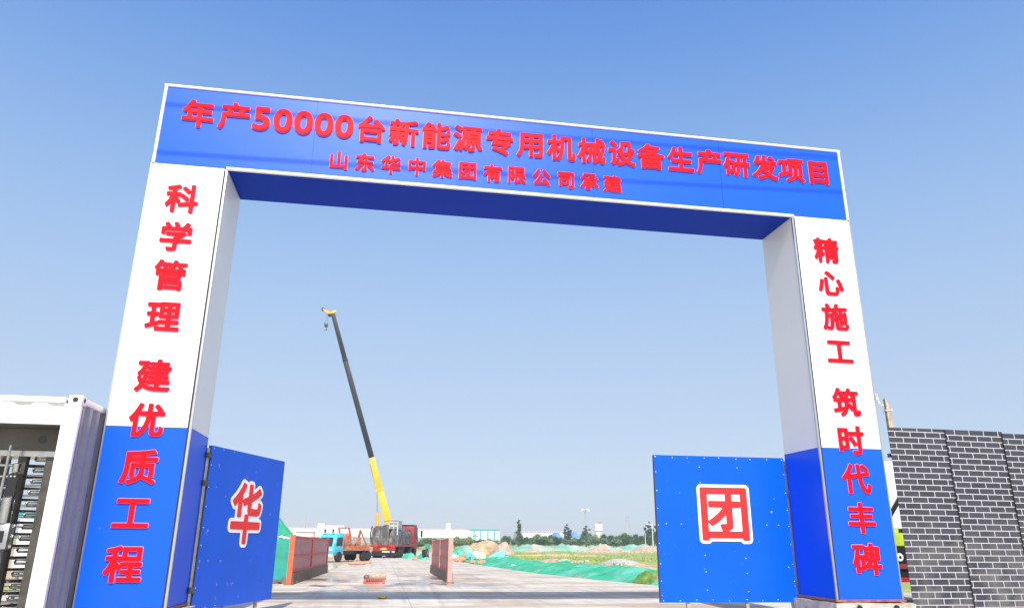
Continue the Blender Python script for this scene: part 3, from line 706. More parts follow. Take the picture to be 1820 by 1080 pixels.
# ------------------------------------------------------------------ wheel wash side walls
def barrier(label, near, far, side, h, lean):
    v = Vector((far[0]-near[0], far[1]-near[1], 0)); Lw = v.length; ro = math.atan2(v.y, v.x); zb0 = G(near[1])
    t = thing('wheel_wash_wall', label, 'side wall', (near[0], near[1], zb0), ro)
    dz = G(far[1])-zb0
    def Z(u): return dz*u/Lw
    npan = 3 if side > 0 else 3
    us = [0, Lw*.46, Lw]
    for i, u in enumerate(us):
        w = .075 if i == 0 else .06
        MB().hexa([(u-w,-w,Z(u)), (u+w,-w,Z(u)), (u+w,w,Z(u)), (u-w,w,Z(u))], [(u-w,-w,Z(u)+h+.03), (u+w,-w,Z(u)+h+.03), (u+w,w,Z(u)+h+.03), (u-w,w,Z(u)+h+.03)]).build('post', 'orange_steel' if side > 0 and i == 0 else ('pink_post' if side < 0 else 'red_steel'), t)
    for a, c in zip(us[:-1], us[1:]):
        MB().hexa([(a+.08,-.012,Z(a)+.36), (c-.08,-.012,Z(c)+.36), (c-.08,.012,Z(c)+.36), (a+.08,.012,Z(a)+.36)], [(a+.08,-.012,Z(a)+h-.03), (c-.08,-.012,Z(c)+h-.03), (c-.08,.012,Z(c)+h-.03), (a+.08,.012,Z(a)+h-.03)]).build('sheet', 'red_sheet', t)
        r = MB()
        for zz, hh in ((h-.02, .06), (h*.58, .05), (.38, .05)): r.bar((a+.07,0,Z(a)+zz), (c-.07,0,Z(c)+zz), .10, hh)
        r.build('rail', 'red_steel', t)
    MB().hexa([(.1,-.11,-.03), (Lw-.06,-.11,dz-.03), (Lw-.06,.11,dz-.03), (.1,.11,-.03)], [(.1,-.10,.345), (Lw-.06,-.10,dz+.345), (Lw-.06,.10,dz+.345), (.1,.10,.345)]).build('kerb', 'dark_curb', t)
    MB().box(-.14,.14,-.14,.14,.0,.025).build('foot_plate', 'rust', t)
barrier('red steel wheel wash wall with bright orange end post, beside the teal net screen', (1.21, 13.45), (1.52, 24.4), 1, 1.42, .0)
barrier('red steel wheel wash wall with pale pink end post, right of the red lorry', (6.21, 14.87), (6.257, 24.6), -1, 1.38, 0)
# drain with red frame and the old drum behind it
d0 = gp(645, 1037.5); d1 = gp(684, 1037.5)
dr = thing('drain_frame', 'red steel frame round the drain pit between the two wheel wash walls', 'drain frame', ((d0.x+d1.x)/2, d0.y, G(d0.y)))
w = d1.x-d0.x
MB().box(-w/2,w/2,-.04,.04,.004,.07).box(-w/2,-w/2+.08,.04,1.6,.004,.07).box(w/2-.08,w/2,.04,1.6,.004,.07).box(-w/2,w/2,1.6,1.68,.004,.07).build('rim', 'red_steel', dr)
g = MB()
for k in range(7): g.box(-w/2+.09+k*(w-.2)/7, -w/2+.12+k*(w-.2)/7, .05, 1.58, .05, .09)
g.build('grating', 'rust', dr); B(-w/2+.08, w/2-.08, .05, 1.59, .006, .02).build('pit_water', 'black', dr)
e0 = gp(671, 1030)
dm = thing('rusty_drum', 'tan lying drum just behind the red drain frame', 'drum', (e0.x, e0.y+.3, G(e0.y)))
MB().lathe([(.11,-.30),(.125,-.28),(.125,-.1),(.135,-.09),(.125,-.08),(.125,.1),(.135,.11),(.125,.12),(.125,.28),(.11,.30)], 20, (0,0,.125), 'x').build('shell', 'wood', dm)
MB().blob((-.40,.05,.07), (.10,.09,.09), 3, .5).build('mud_clod', 'dark_curb', dm)
e = gp(680, 1063); tag(MB().blob((0,0,.02), (.10,.12,.035), 2, .7).build('wrapper', 'yellow', None, loc=(e.x, e.y, .01)), 'crumpled yellow wrapper lying on the concrete in front of the drain', 'litter')

# ------------------------------------------------------------------ vehicles
def wheel(t, x, y, r, w, name='wheel'):
    o = MB().lathe([(r*.55,-w/2),(r*.93,-w/2),(r,-w*.36),(r,w*.36),(r*.93,w/2),(r*.55,w/2)], 20, (x, y, r), 'y').build(name, 'tyre', t)
    MB().lathe([(r*.54,-w*.38),(r*.2,-w*.40)], 14, (x, y, r), 'y').lathe([(r*.54,w*.38),(r*.2,w*.40)], 14, (x, y, r), 'y').build('rim', 'steel', o); return o
rl, rr_ = Vector((2.94, 63.9, 0)), Vector((5.30, 64.5, 0)); mid = (rl+rr_)/2
hd_ = R_(90-14.5)
lor = thing('flatbed_lorry', 'red flatbed lorry seen from behind on the haul road in front of the crane', 'lorry', (mid.x, mid.y, -.4), hd_)
# local: x forward, y left
B(.1, 9.3, -.5, .5, .62, .84).build('chassis', 'dark_steel', lor)
B(.05, 7.3, -1.24, 1.24, .90, 1.06).build('flatbed', 'lorry_red', lor, bevel=.015)
bp = B(0, .08, -1.05, 1.05, .55, .88).build('rear_bumper', 'lorry_red', lor)
B(-.015, -.001, -.25, .3, .66, .80).build('number_plate', 'plate_yellow', bp)
B(-.03, -.001, -.55, .15, .47, .545).build('reflector_strip', 'paint_white', bp); B(-.03, -.001, -1.0, -.75, .47, .545).build('reflector_strip', 'paint_white', bp)
B(.02, .12, -1.15, 1.15, .18, .545).build('underrun_guard', 'black', lor)
for s_ in (-1, 1): B(-.02, .0495, .78*s_-.18, .78*s_+.18, .90, 1.02).build('tail_light', 'paint_red', lor)
B(-.08, .12, 1.1, 1.85, .92, 1.04).build('side_stake', 'lorry_red', lor)
for x in (1.1, 2.3, 6.1):
    for s_ in (-1, 1): wheel(lor, x, s_*.98, .46, .5)
cb = MB().prism([(7.5,.7),(9.5,.7),(9.55,1.5),(9.25,2.55),(8.9,2.72),(7.5,2.72)], 'y', -1.2, 1.2).build('cab', 'lorry_red', lor, bevel=.06)
B(8.35, 9.15, -1.212, -1.201, 1.6, 2.35).build('side_window', 'glass', cb); B(8.35, 9.15, 1.201, 1.212, 1.6, 2.35).build('side_window', 'glass', cb); B(7.47, 7.499, -.8, .8, 1.7, 2.4).build('rear_window', 'glass', cb)
B(7.55, 9.0, -1.12, 1.12, 2.721, 2.86).build('roof_deflector', 'black', cb)
MB().bar((9.3,-1.2,2.3),(9.35,-1.55,2.3),.04,.04).box(9.28,9.42,-1.68,-1.5,1.75,2.35).build('wing_mirror', 'black', cb)
MB().bar((9.3,1.2,2.3),(9.35,1.5,2.3),.04,.04).box(9.28,9.42,1.45,1.63,1.75,2.35).build('wing_mirror', 'black', cb)
for s_ in (-1, 1): wheel(lor, 8.6, s_*1.0, .5, .36)
# the load
ld = thing('tarpaulined_load', 'dusty dark load under tarpaulin with pale grey frame on the red lorry', 'load', (mid.x, mid.y, -.4), hd_)
for (x0, x1, y0, y1, z1, sd) in ((.25,2.2,.45,1.28,2.62,1), (.2,2.3,-.35,.43,2.75,2), (.3,2.4,-1.22,-.37,2.35,3), (2.5,6.6,-1.1,1.1,2.5,4)):
    b = MB(); nx, nz, seg = 6, 1, 9
    prof = [(y0, 1.065)]+[(y0+(y1-y0)*(.5-.5*cos(a)), 1.65+(z1-1.65)*sin(a)**.55) for a in np.linspace(.12, pi-.12, seg)]+[(y1, 1.065)]
    n_ = len(prof)
    for i in range(nx+1):
        for (y, z) in prof:
            k = noise.noise(Vector((i*.9+sd*7, y*2.3, z*1.7)))*.10
            b.v.append((x0+(x1-x0)*i/nx+k*.5, y+k*.4, max(1.065, z+k)))
    for i in range(nx):
        for k in range(n_-1): a = i*n_+k; b.f.append((a, a+1, a+n_+1, a+n_))
    b.f.append(tuple(range(n_))); b.f.append(tuple(nx*n_+k for k in range(n_)))
    b.build('tarpaulin', 'load_dark', ld, smooth=50)
fm = MB()
fm.box(.45, 2.2, -1.1, -.3, 2.36, 2.42)
for (y, z0, z1) in ((-1.1, 1.9, 3.0), (-.72, 2.4, 3.0), (-.34, 2.4, 3.0)): fm.box(.28, .36, y-.06, y+.06, z0, z1)
fm.box(.27, .35, -1.15, -.28, 2.55, 2.64); fm.box(.26, .34, -1.15, -.28, 2.86, 3.0); fm.box(.3, 2.0, -1.12, -1.0, 2.5, 2.98)
fm.box(.38,.42,-1.0,-.35,2.42,2.86)
fm.build('machine_frame', 'load_grey', ld)
MB().tube([(.3,.2,2.98),(.3,-.3,3.06),(.3,-1.0,3.05),(.3,-1.5,2.98)], .03, 6).tube([(.4,1.32,1.2),(.35,1.42,2.0),(.4,1.3,2.6)], .06, 6).build('hose', 'black', ld)

lor.scale = ld.scale = (1.0, 1.06, 1.12)
# crane
cr0 = Vector((5.6, 90, -.4))
crane = thing('mobile_crane', 'yellow mobile crane with a dark telescopic boom raised behind the lorry', 'crane', cr0)
def L(px, py, y=90): return onY(px, py, y)-cr0
B(-1.3, 1.3, -3.0, 8.5, .75, 1.25).build('carrier', 'crane_yellow', crane, bevel=.05)
for y in (-1.6, -.2, 5.2, 6.6):
    for s_ in (-1, 1): 
        o = MB().lathe([(.3,-.2),(.52,-.2),(.56,-.12),(.56,.12),(.52,.2),(.3,.2)], 20, (s_*1.1, y, .56), 'x').build('wheel', 'tyre', crane)
B(-1.2, 1.2, -3.6, 2.4, 1.27, 1.75).build('turntable_deck', 'crane_yellow', crane, bevel=.04); B(-1.2, 1.2, -4.4, -3.6, 1.3, 2.2).build('counterweight', 'crane_dark', crane, bevel=.05)
oc = B(-1.3, -.5, 1.2, 2.8, 1.76, 3.2).build('operator_cab', 'crane_yellow', crane, bevel=.08); B(-1.2, -.6, 2.801, 2.82, 2.2, 3.1).build('cab_window', 'glass', oc)
foot = L(690, 928); axis = (L(591, 556)-L(690, 928)).normalized(); root_pt = foot-axis*2.3
def boom_sec(name, a, c, wa, wb, mat):
    u = Vector((0,1,0)); s_ = axis.cross(u).normalized()
    b = MB(); wd = .42
    def sec(p, w):
        return [p+s_*(-w)+u*(-wd*w*1.9), p+s_*(w)+u*(-wd*w*1.9), p+s_*(w)+u*(wd*w*1.9), p+s_*(w*.6)+u*(w*1.25), p+s_*(-w*.6)+u*(w*1.25), p+s_*(-w)+u*(wd*w*1.9)]
    vs = sec(a, wa)+sec(c, wb); n_ = 6
    b.add(vs, [tuple(range(n_)), tuple(range(n_, 2*n_))]+[(i, (i+1) % n_, (i+1) % n_+n_, i+n_) for i in range(n_)])
    return b.build(name, mat, crane, bevel=.03)
m = .073  # metres per photo pixel at this distance
P1, P2, P3, P4 = L(675.5, 871), L(660.5, 813), L(614, 642), L(591.5, 557)
s1 = boom_sec('boom_section', root_pt, P1, 6.6*m, 6.0*m, 'crane_yellow')
boom_sec('boom_collar', P1-axis*.15, P1+axis*.25, 6.9*m, 6.9*m, 'crane_yellow')
boom_sec('boom_section', P1+axis*.26, P2, 5.4*m, 5.0*m, 'crane_yellow')
boom_sec('boom_section', P2+axis*.0, P3, 5.0*m, 4.6*m, 'crane_dark'); boom_sec('boom_collar', P3-axis*.02, P3+axis*.35, 4.9*m, 4.9*m, 'crane_dark')
boom_sec('boom_section', P3+axis*.36, P4, 4.4*m, 3.8*m, 'crane_dark')
h = MB(); hw = .22
hs = [L(597, 553), L(588, 556.5), L(580, 554), L(574.5, 549)]
for p, q_, r_ in zip(hs[:-1], hs[1:], (.26, .24, .16)): h.bar(p, q_, .36, r_*1.35)
bh = h.build('boom_head', 'crane_yellow', crane)
for p in (L(574.5, 549.5), L(586, 560)): MB().lathe([(.22,-.12),(.25,-.06),(.25,.06),(.22,.12)], 14, p, 'y').build('sheave', 'crane_dark', bh)
tip, hk = L(582, 556), L(580, 574)
ropes = MB()
for dx in (-.09, .09): ropes.tube([tip+Vector((dx,0,0)), hk+Vector((dx,0,0))], .014, 5)
ropes.build('hoist_rope', 'crane_dark', crane)
hb = MB().prism([(-.22,-.55),(.22,-.55),(.26,-.2),(.18,.12),(-.18,.12),(-.26,-.2)], 'y', -.2, .2); hb.v = [tuple(Vector(q_)+hk) for q_ in hb.v]
hb = hb.build('hook_block', 'dark_steel', crane, bevel=.04)
MB().tube([hk+Vector((0,0,-.54)), hk+Vector((0,0,-.75)), hk+Vector((.12,0,-.85)), hk+Vector((.1,0,-1.0)), hk+Vector((-.05,0,-1.05)), hk+Vector((-.14,0,-.95))], .05, 8).build('hook', 'dark_steel', hb)
MB().tube([L(671.2, 940), L(670.5, 911)], .2, 12).build('luffing_cylinder', 'crane_yellow', crane)
MB().tube([L(670.5, 912), L(670, 873)], .05, 8).build('cylinder_rod', 'stainless', crane)
jb = MB()
a_, c_ = L(655, 828), L(648, 812)
jb.tube([L(661, 824), L(650, 809)], .05, 6).tube([L(662, 832), L(652, 822)], .05, 6).tube([L(650, 809), L(652, 822)], .05, 6).tube([L(658, 824), L(667, 868)], .06, 6)
jb.build('rope_guide_bracket', 'pole_grey', crane)

# cyan cab truck with an orange machine on its bed
c0 = gp(594, 997)
hx = math.atan2(-.86, -.50)
ct = thing('cyan_cab_truck', 'small cyan cab truck parked beside the far end of the orange posted wall', 'truck', (c0.x+.60, c0.y+.9, G(c0.y)), hx)
cabp = [(1.1,.45),(2.35,.42),(2.55,.75),(2.5,1.05),(2.25,1.75),(1.95,2.02),(1.1,2.05)]
cb = MB().prism(cabp, 'y', -.72, .72).build('cab', 'cyan', ct, bevel=.09)
wsn = MB(); wsn.add([(2.505,-.58,1.10),(2.505,.58,1.10),(2.275,.52,1.72),(2.275,-.52,1.72)], [(0,1,2,3)]); wsn.v = [(x+.012, y, z+.004) for x, y, z in wsn.v]
wsn.build('windscreen', 'glass', cb)
for s_ in (-1, 1):
    MB().prism([(1.35,1.12),(2.2,1.12),(2.05,1.7),(1.35,1.74)], 'y', s_*.722, s_*.735).build('side_window', 'glass', cb)
    MB().lathe([(.1,2.53),(.07,2.57)], 12, (0, s_*.5, .85), 'x').build('headlight', 'paint_white', cb)
B(2.4, 2.62, -.7, .7, .36, .52).build('bumper', 'paint_white', ct, bevel=.03)
MB().box(2.1, 2.2, -.4, -.3, 2.06, 2.3).box(2.1, 2.2, .3, .4, 2.06, 2.3).build('roof_marker', 'black', cb)
B(-2.5, 1.05, -.85, .85, .78, .90).build('flatbed', 'orange', ct); B(-3.0, 1.6, -.35, .35, .5, .77).build('chassis', 'dark_steel', ct)
for x in (1.75, -1.7, -2.4):
    for s_ in (-1, 1): wheel(ct, x, s_*.68, .36, .26)
B(-1.2, .6, -.83, -.45, .42, .76).build('fuel_tank', 'dark_steel', ct)
om = thing('orange_drilling_machine', 'jumble of orange machinery with a leaning frame on the cyan truck bed', 'machine', (c0.x+.60, c0.y+.9, G(c0.y)), hx)
B(-2.6, .7, -.7, .7, .905, 1.15).build('skid', 'orange', om)
B(.0, .75, -.6, .6, 1.151, 2.05).build('engine_housing', 'orange', om, bevel=.05)
MB().lathe([(.3,-.5),(.36,-.45),(.36,.45),(.3,.5)], 16, (-.6, 0, 1.5), 'y').build('winch_drum', 'load_grey', om)
MB().bar((-.3,-.5,1.15),(.2,-.45,2.45),.12,.12).bar((-.3,.5,1.15),(.2,.45,2.45),.12,.12).bar((.2,-.45,2.42),(.2,.45,2.42),.1,.1).bar((-.05,-.5,1.9),(-.05,.5,1.9),.08,.08).build('mast_frame', 'orange', om)
B(-1.7, -1.1, -.5, .45, 1.151, 1.75).build('gearbox', 'orange', om, bevel=.08); MB().blob((-.9,-.45,1.4), (.3,.25,.3), 4, .4, flat=False).build('white_tank', 'bag_white', om)
MB().bar((-2.5,-.45,1.15),(-2.2,0,2.3),.12,.12).bar((-2.5,.45,1.15),(-2.2,0,2.3),.12,.12).bar((-2.0,0,1.15),(-2.2,0,2.3),.1,.1).build('rear_a_frame', 'rust', om)
MB().tube([(-2.9,.0,1.0),(-3.4,-.1,1.1),(-3.7,-.15,.7),(-3.6,-.2,.3)], [.2,.22,.2,.12], 10).build('discharge_chute', 'orange', om)

# ------------------------------------------------------------------ mounds, nets and clutter
def mound(name, label, cat, c, rx, ry, h, mat, seed, rot=0, rough=.3, power=1.0, lump=1.0, group=None, n=44, m=14):
    z0 = G(c[1])
    b = MB()
    for i in range(m+1):
        r = i/m
        for k in range(n):
            a = 2*pi*k/n; e = 1+.18*noise.noise(Vector((cos(a)*1.5+seed*5, sin(a)*1.5, seed)))
            x, y = cos(a)*r*rx*e, sin(a)*r*ry*e
            q = (1-r**2)**power
            nz = noise.fractal(Vector((x*lump*.7+seed*11, y*lump*.7, seed)), 1, 2.1, 4)
            z = h*q*(1+rough*nz) + rough*.25*h*nz*(1-r)
            b.v.append((x*cos(rot)-y*sin(rot), x*sin(rot)+y*cos(rot), (max(z, -.02) if i < m else -.12)))
    for i in range(m):
        for k in range(n): a = i*n+k; c2 = i*n+(k+1) % n; b.f.append((a, a+n, c2+n, c2))
    o = b.build(name, mat, None, smooth=60, loc=(c[0], c[1], z0)); return tag(o, label, cat, group)
def mound_px(name, label, cat, x0, x1, yb, yt, ry, mat, seed, **k):
    a, c = gp(x0, yb), gp(x1, yb); cx, cy = (a.x+c.x)/2, (a.y+c.y)/2+ry
    sc_ = (cy-CAM.y)/((a.y+c.y)/2-CAM.y)
    top = onY((x0+x1)/2, yt, cy); cx = CAM.x+(cx-CAM.x)*sc_
    return mound(name, label, cat, (cx, cy), abs(c.x-a.x)/2*sc_, ry, max(.15, top.z-G(cy)), mat, seed, **k)
mound_px('soil_mound', 'bare tan soil mound with a green net flank in front of the factory end', 'soil mound', 826, 892, 983, 962, 4, 'soil', 2, rough=.35, power=.8)
mound_px('soil_mound', 'smaller brown soil mound joined to the right of the bare tan one', 'soil mound', 872, 912, 984, 966, 3, 'soil_pink', 5, rough=.4)
mound_px('netted_mound', 'green netted slope on the left shoulder of the tan soil mound', 'netted mound', 805, 846, 984, 968, 5, 'net_pale', 8)
far = [(900,985,'long pale green netted ridge below the poplar'), (962,1050,'pale netted ridge below the two tall dark trees'), (1030,1100,'pale netted ridge with a rubble crest below the white water tower'), (1088,1180,'pale netted ridge at the right end by the blue gate leaf'), (1170,1330,'pale netted ridge hidden mostly behind the boxed character gate leaf')]
for k, (a, c, lb) in enumerate(far): mound_px('netted_mound', lb, 'netted mound', a, c, 978.5, 969, 4, 'net_pale', 20+k, rough=.55, power=.6, lump=.8, n=60)
for k, (a, c, yt, lb) in enumerate([(1042,1086,971,'pinkish rubble heap in front of the ridge below the white water tower'), (1128,1172,971.5,'pinkish rubble heap near the right blue gate leaf'), (930,962,976,'low rubble heap between grass strips below the poplar')]):
    mound_px('rubble_heap', lb, 'rubble heap', a, c, 980, yt, 2.5, 'soil_pink', 31+k, rough=.8, lump=2.2)
mound_px('gravel_heap', 'flat grey gravel heap behind the green net bank', 'gravel heap', 1076, 1132, 1002, 992, 2.5, 'gravel', 41, rough=.25)
mound_px('soil_mound', 'low brown soil strip along the top of the green net bank', 'soil mound', 1108, 1170, 1012, 1002.5, 1.2, 'soil', 44, rough=.5)
for k, (a, c, yb, yt, lb) in enumerate([(712,742,992.5,982,'green net bundle beside the front wheel of the red lorry'), (738,764,993.5,983.5,'green net bundle left of the pale pink end wall'), (800,830,986,976,'teal netted hump right of the pale pink end wall')]):
    mound_px('net_heap', lb, 'net heap', a, c, yb, yt, 1.6, 'net_green', 51+k, rough=.5, lump=1.5)
mound_px('net_heap', 'bright green net heap at the road edge left of the green bank', 'net heap', 872, 896, 1003, 990, 1.2, 'net_green', 58, rough=.5, lump=1.5)
mound_px('net_heap', 'faded green net scrap on the ground in front of the cyan cab truck', 'net heap', 574, 600, 1010, 999, 1.2, 'net_pale', 59, rough=.5, lump=1.5)
for k, (a, c, yb, yt, lb) in enumerate([(915,1075,987,984.3,'long pale sand strip through the grass below the poplar'), (930,1050,998,994.5,'brown rubble edge along the crest of the green bank'), (1020,1180,980.5,977.5,'sandy strip at the foot of the far netted ridges on the right')]):
    mound_px('sand_strip', lb, 'sand strip', a, c, yb, yt, 1.3, 'soil_pink' if k else 'soil', 81+k, rough=.9, lump=1.6, n=70)
# cyan tarpaulin tent on a stick
t0 = gp(893, 993)
tp = thing('tarpaulin_shelter', 'cyan tarpaulin pitched over a crooked stick beside the tan soil mound', 'tarpaulin', (t0.x, t0.y, G(t0.y)))
b = MB(); rid = [(-1.5,.3,.1), (-.7,0,.55), (.15,-.1,.85), (.75,0,.02)]
bot = [(-1.4,-.6,-.05), (-.75,-.7,-.05), (.1,-.75,-.05), (.85,-.5,-.05)]; bk = [(-1.4,.9,-.05), (-.7,.9,-.05), (.2,.9,-.05), (.8,.6,-.05)]
b.add(bot+rid+bk, [(i, i+1, i+5, i+4) for i in range(3)]+[(4+i, 5+i, 9+i, 8+i) for i in range(3)])
b.v = [(x, y, z+.06*noise.noise(Vector((x*3, y*3, z)))) for x, y, z in b.v]
b.build('sheet', 'tarp', tp, recalc=False); MB().tube([(.1,-.8,-.05),(.12,-.8,.6),(.3,-.75,.92),(.55,-.7,1.0)], .05, 6).build('stick', 'wood', tp)
# the netted bank along the right road edge
base = [(9.9,50),(10.1,44),(10.3,38),(10.55,32),(10.9,25),(11.4,20.5),(12.05,16.6),(12.7,13.6),(13.6,12.6)]
b = MB(); sub_ = []
for i in range(len(base)-1):
    for t in np.linspace(0, 1, 9)[:-1]: sub_.append(Vector((base[i][0]+(base[i+1][0]-base[i][0])*t, base[i][1]+(base[i+1][1]-base[i][1])*t)))
cs = 13
for i, p in enumerate(sub_):
    t = (sub_[min(i+1, len(sub_)-1)]-sub_[max(i-1, 0)]).normalized(); nn = Vector((-t.y, t.x))          # to the right of travel = away from road
    if nn.x < 0 and p.y > 13: nn = -nn
    if p.y <= 13 and nn.y < 0: nn = -nn
    fade = min(1, i/8)
    for k in range(cs):
        u = k/(cs-1); w_ = u*3.6+.25*noise.noise(Vector((p.x, p.y*.4, 3)))
        hh = .50*sin(min(1, u*1.9)*pi/2)*(1 if u < .55 else 1-.55*((u-.55)/.45))*(.75+.5*noise.noise(Vector((p.x*.5, p.y*.22, 9))))
        fz = .19*noise.fractal(Vector((p.x*1.1+w_, p.y*1.1, 2)), 1, 2, 4)*min(1, u*4)
        q_ = p+nn*w_; b.v.append((q_.x, q_.y, G(q_.y)+fade*(hh+fz)-(.03 if k == 0 else 0)-(.3 if k == cs-1 else 0)))
for i in range(len(sub_)-1):
    for k in range(cs-1): a = i*cs+k; b.f.append((a, a+1, a+cs+1, a+cs))
tag(b.build('netted_bank', 'net_green', None, smooth=60), 'low earth bank under bright green dust net along the right edge of the haul road', 'netted bank')
mound_px('weed_clump', 'weedy dark soil clump at the foot of the green bank by the right gate leaf', 'weed clump', 1126, 1184, 1038, 1017, .8, 'weed', 61, rough=.6, lump=2.5)
# left: teal screen, rags, netted heap
s0 = Vector((1.15, 14.4, 0))
sn = thing('net_screen', 'teal net screen stretched between posts left of the orange end post', 'net screen', (s0.x, s0.y, G(s0.y)), R_(176))
b = MB(); nu, nz = 40, 8
for side in (0, 1):
    for j in range(nz+1):
        for i in range(nu+1):
            u = 5.0*i/nu; z = .06+1.26*j/nz+(.03*sin(u*2.2) if j == nz else 0)
            b.v.append((u, .05*noise.noise(Vector((u*2.5, z*.6, 1)))+side*.012, z))
n1 = (nu+1)*(nz+1)
for j in range(nz):
    for i in range(nu): a = j*(nu+1)+i; b.f.append((a, a+1, a+nu+2, a+nu+1)); b.f.append((n1+a, n1+a+nu+1, n1+a+nu+2, n1+a+1))
b.build('net', 'net_teal', sn, smooth=60, recalc=False)
for u in (.02, 1.7, 3.4, 5.0): MB().tube([(u,-.07,-.02),(u,-.07,1.36)], .03, 8).build('post', 'wood', sn)
kb = MB()
for k in range(10): kb.blob((.1+.5*k,.12,.03), (.3,.16,.13), k, .5)
kb.build('ballast_stones', 'dark_curb', sn)
mound('netted_mound', 'tall green netted heap behind the teal net screen', 'netted mound', (-2.55, 22.5), 3.7, 3.4, 2.9, 'net_green', 71, rough=.15, power=.9)
rgp = onY(505, 956, 15.2); b = MB()
for k in range(7): b.blob((rgp.x-.3+.1*k, 15.2+rnd.uniform(-.05,.05), rgp.z+rnd.uniform(-.07,.06)), (.11,.07,.05), k, .6, flat=False)
tag(b.build('rag_bundle', 'cloth', None), 'dusty white rags draped along the top of the teal net screen', 'rags')
# sacks and rubble by the road
for k, (px, py, mt, s_, lb) in enumerate([(806,990,'bag_white',.5,'white sack heap just right of the pale pink end wall'), (818,995,'bag_orange',.42,'largest orange rubble sack right of the pale pink end wall'), (836,992,'bag_teal',.62,'teal sack between white sacks by the road edge'), (851,990,'bag_white',.75,'large white sack left of the tan mound grass'), (841,998,'bag_orange',.3,'small orange sack in front of the teal sack'), (856,1000,'bag_orange',.3,'rightmost small orange sack by the road edge'), (828,987,'bag_orange',.45,'brown orange sack behind the teal sack'), (797,996,'bag_orange',.3,'orange rubble close behind the pale pink end post'), (737,992,'bag_orange',.25,'small orange rubble in front of the green net bundle by the lorry'), (633,1000,'bag_orange',.32,'orange rubble scrap on the ground behind the drain, left one'), (648,998,'bag_orange',.28,'orange rubble scrap on the ground by the lorry, right one'), (915,1006,'bag_white',.22,'small pale stone at the road edge by the green bank'), (1003,1008,'bag_white',.13,'pair of white scraps on the green bank'), (1044,996,'gravel',.22,'pale lump on the grass above the green bank')]):
    q_ = gp(px, py+3)
    b = MB()
    for i in range(4): b.blob((rnd.uniform(-.6,.6)*s_, rnd.uniform(-.3,.3)*s_, .35*s_), (s_*rnd.uniform(.45,.7), s_*.5, s_*rnd.uniform(.4,.7)), k*4+i, .5)
    o = b.build('rubble_sack', mt, None, loc=(q_.x, q_.y, G(q_.y)+(.35 if px == 1003 else .02)), smooth=50); tag(o, lb, 'sack', 'sacks and rubble along the haul road'); o.scale = (1.5, 1, .45) if 620 < px < 660 else (1, 1, .85)
# motor scooter parked beside the net heap
sp_ = gp(756, 993)
ms = thing('motor_scooter', 'small dark motor scooter parked against the green net bundle left of the pink end wall', 'scooter', (sp_.x, sp_.y-.4, G(sp_.y)), R_(70))
for x in (-.55, .6): 
    o = MB().lathe([(.14,-.05),(.24,-.05),(.26,0),(.24,.05),(.14,.05)], 16, (x,0,.26), 'y').build('wheel', 'tyre', ms)
MB().prism([(-.7,.35),(-.2,.25),(.25,.25),(.45,.35),(.55,.9),(.42,.92),(.25,.4),(-.1,.42),(-.15,.72),(-.75,.78)], 'y', -.16, .16).build('body', 'black', ms, bevel=.03)
B(-.72,-.18,-.13,.13,.781,.86).build('seat', 'black', ms, bevel=.03); MB().tube([(.5,-.32,1.0),(.48,0,.96),(.5,.32,1.0)], .025, 8).build('handlebar', 'steel', ms)
MB().prism([(.44,.9),(.52,.9),(.40,1.35),(.36,1.34)], 'y', -.2, .2).build('wind_shield', 'net_teal', ms)

# ------------------------------------------------------------------ far buildings and masts
fa = thing('long_white_factory', 'long low white factory hall stretching behind the crane and lorry', 'factory', (10, 350, -.4))
B(-90, 34.4, 0, 40, 2.6, 6.0).build('wall', 'factory_white', fa); B(-90, 34.2, .2, 39.8, 0, 2.59).build('base_band', 'factory_grey', fa)
rf = MB().prism([(0,6.01),(20,7.0),(40,6.01)], 'x', -90, 34.4).build('roof', 'pink_roof', fa)
B(23.5, 25.5, 5, 7, 6.2, 9.2).build('roof_vent', 'acm_white', rf); B(-36, -33, 5, 9, 6.2, 8.5).build('roof_vent', 'acm_white', rf); B(-33, -24, 6, 9, 6.3, 7.8).build('roof_cowl', 'pink_roof', rf)
go = B(34.5, 48.3, -2, 34, 0, 6.55).build('glazed_end', 'pale_glass', fa)
tf = MB()
for x in (36.2, 39.2, 42.7, 45.8): tf.box(x-.28, x+.28, -2.3, -2.01, 0, 6.5)
tf.box(34.4, 48.4, -2.31, -2.02, 6.2, 6.7); tf.build('window_frame', 'teal_frame', go)
f2 = thing('white_hall', 'distant white hall with pale red roof behind the tree row', 'hall', (60, 430, -.4))
q0, q1 = onY(928, 944, 430), onY(1010, 944, 430)
B(q0.x-60, q1.x-60, 0, 30, 0, 6.3).build('wall', 'factory_white', f2); MB().prism([(-.3,6.31),(15,7.4),(30.3,6.31)], 'x', q0.x-60.3, q1.x-59.7).build('roof', 'pink_roof', f2)
for (a, c, yt, lb) in ((984, 1000, 946, 'blue roofed shed between the two tall dark trees, left one'), (1015, 1031, 945, 'blue roofed shed right of the first tall dark tree')):
    a_, c_ = onY(a, yt, 330), onY(c, yt, 330); sh = thing('blue_roofed_shed', lb, 'shed', ((a_.x+c_.x)/2, 330, -.4)); w_ = (c_.x-a_.x)/2; zt = a_.z+.4
    B(-w_, w_, 0, 10, 0, zt*.6).build('wall', 'factory_white', sh); MB().prism([(-w_-.3,zt*.601),(0,zt),(w_+.3,zt*.601)], 'y', -.3, 10.3).build('roof', 'blue_roof', sh)
a_, c_ = onY(527, 946, 120), onY(557, 946, 120)
sc_ = thing('site_cabin', 'low white site cabin with a thin red roof edge behind the orange posted wall', 'cabin', ((a_.x+c_.x)/2, 120, -.4)); w_ = (c_.x-a_.x)/2
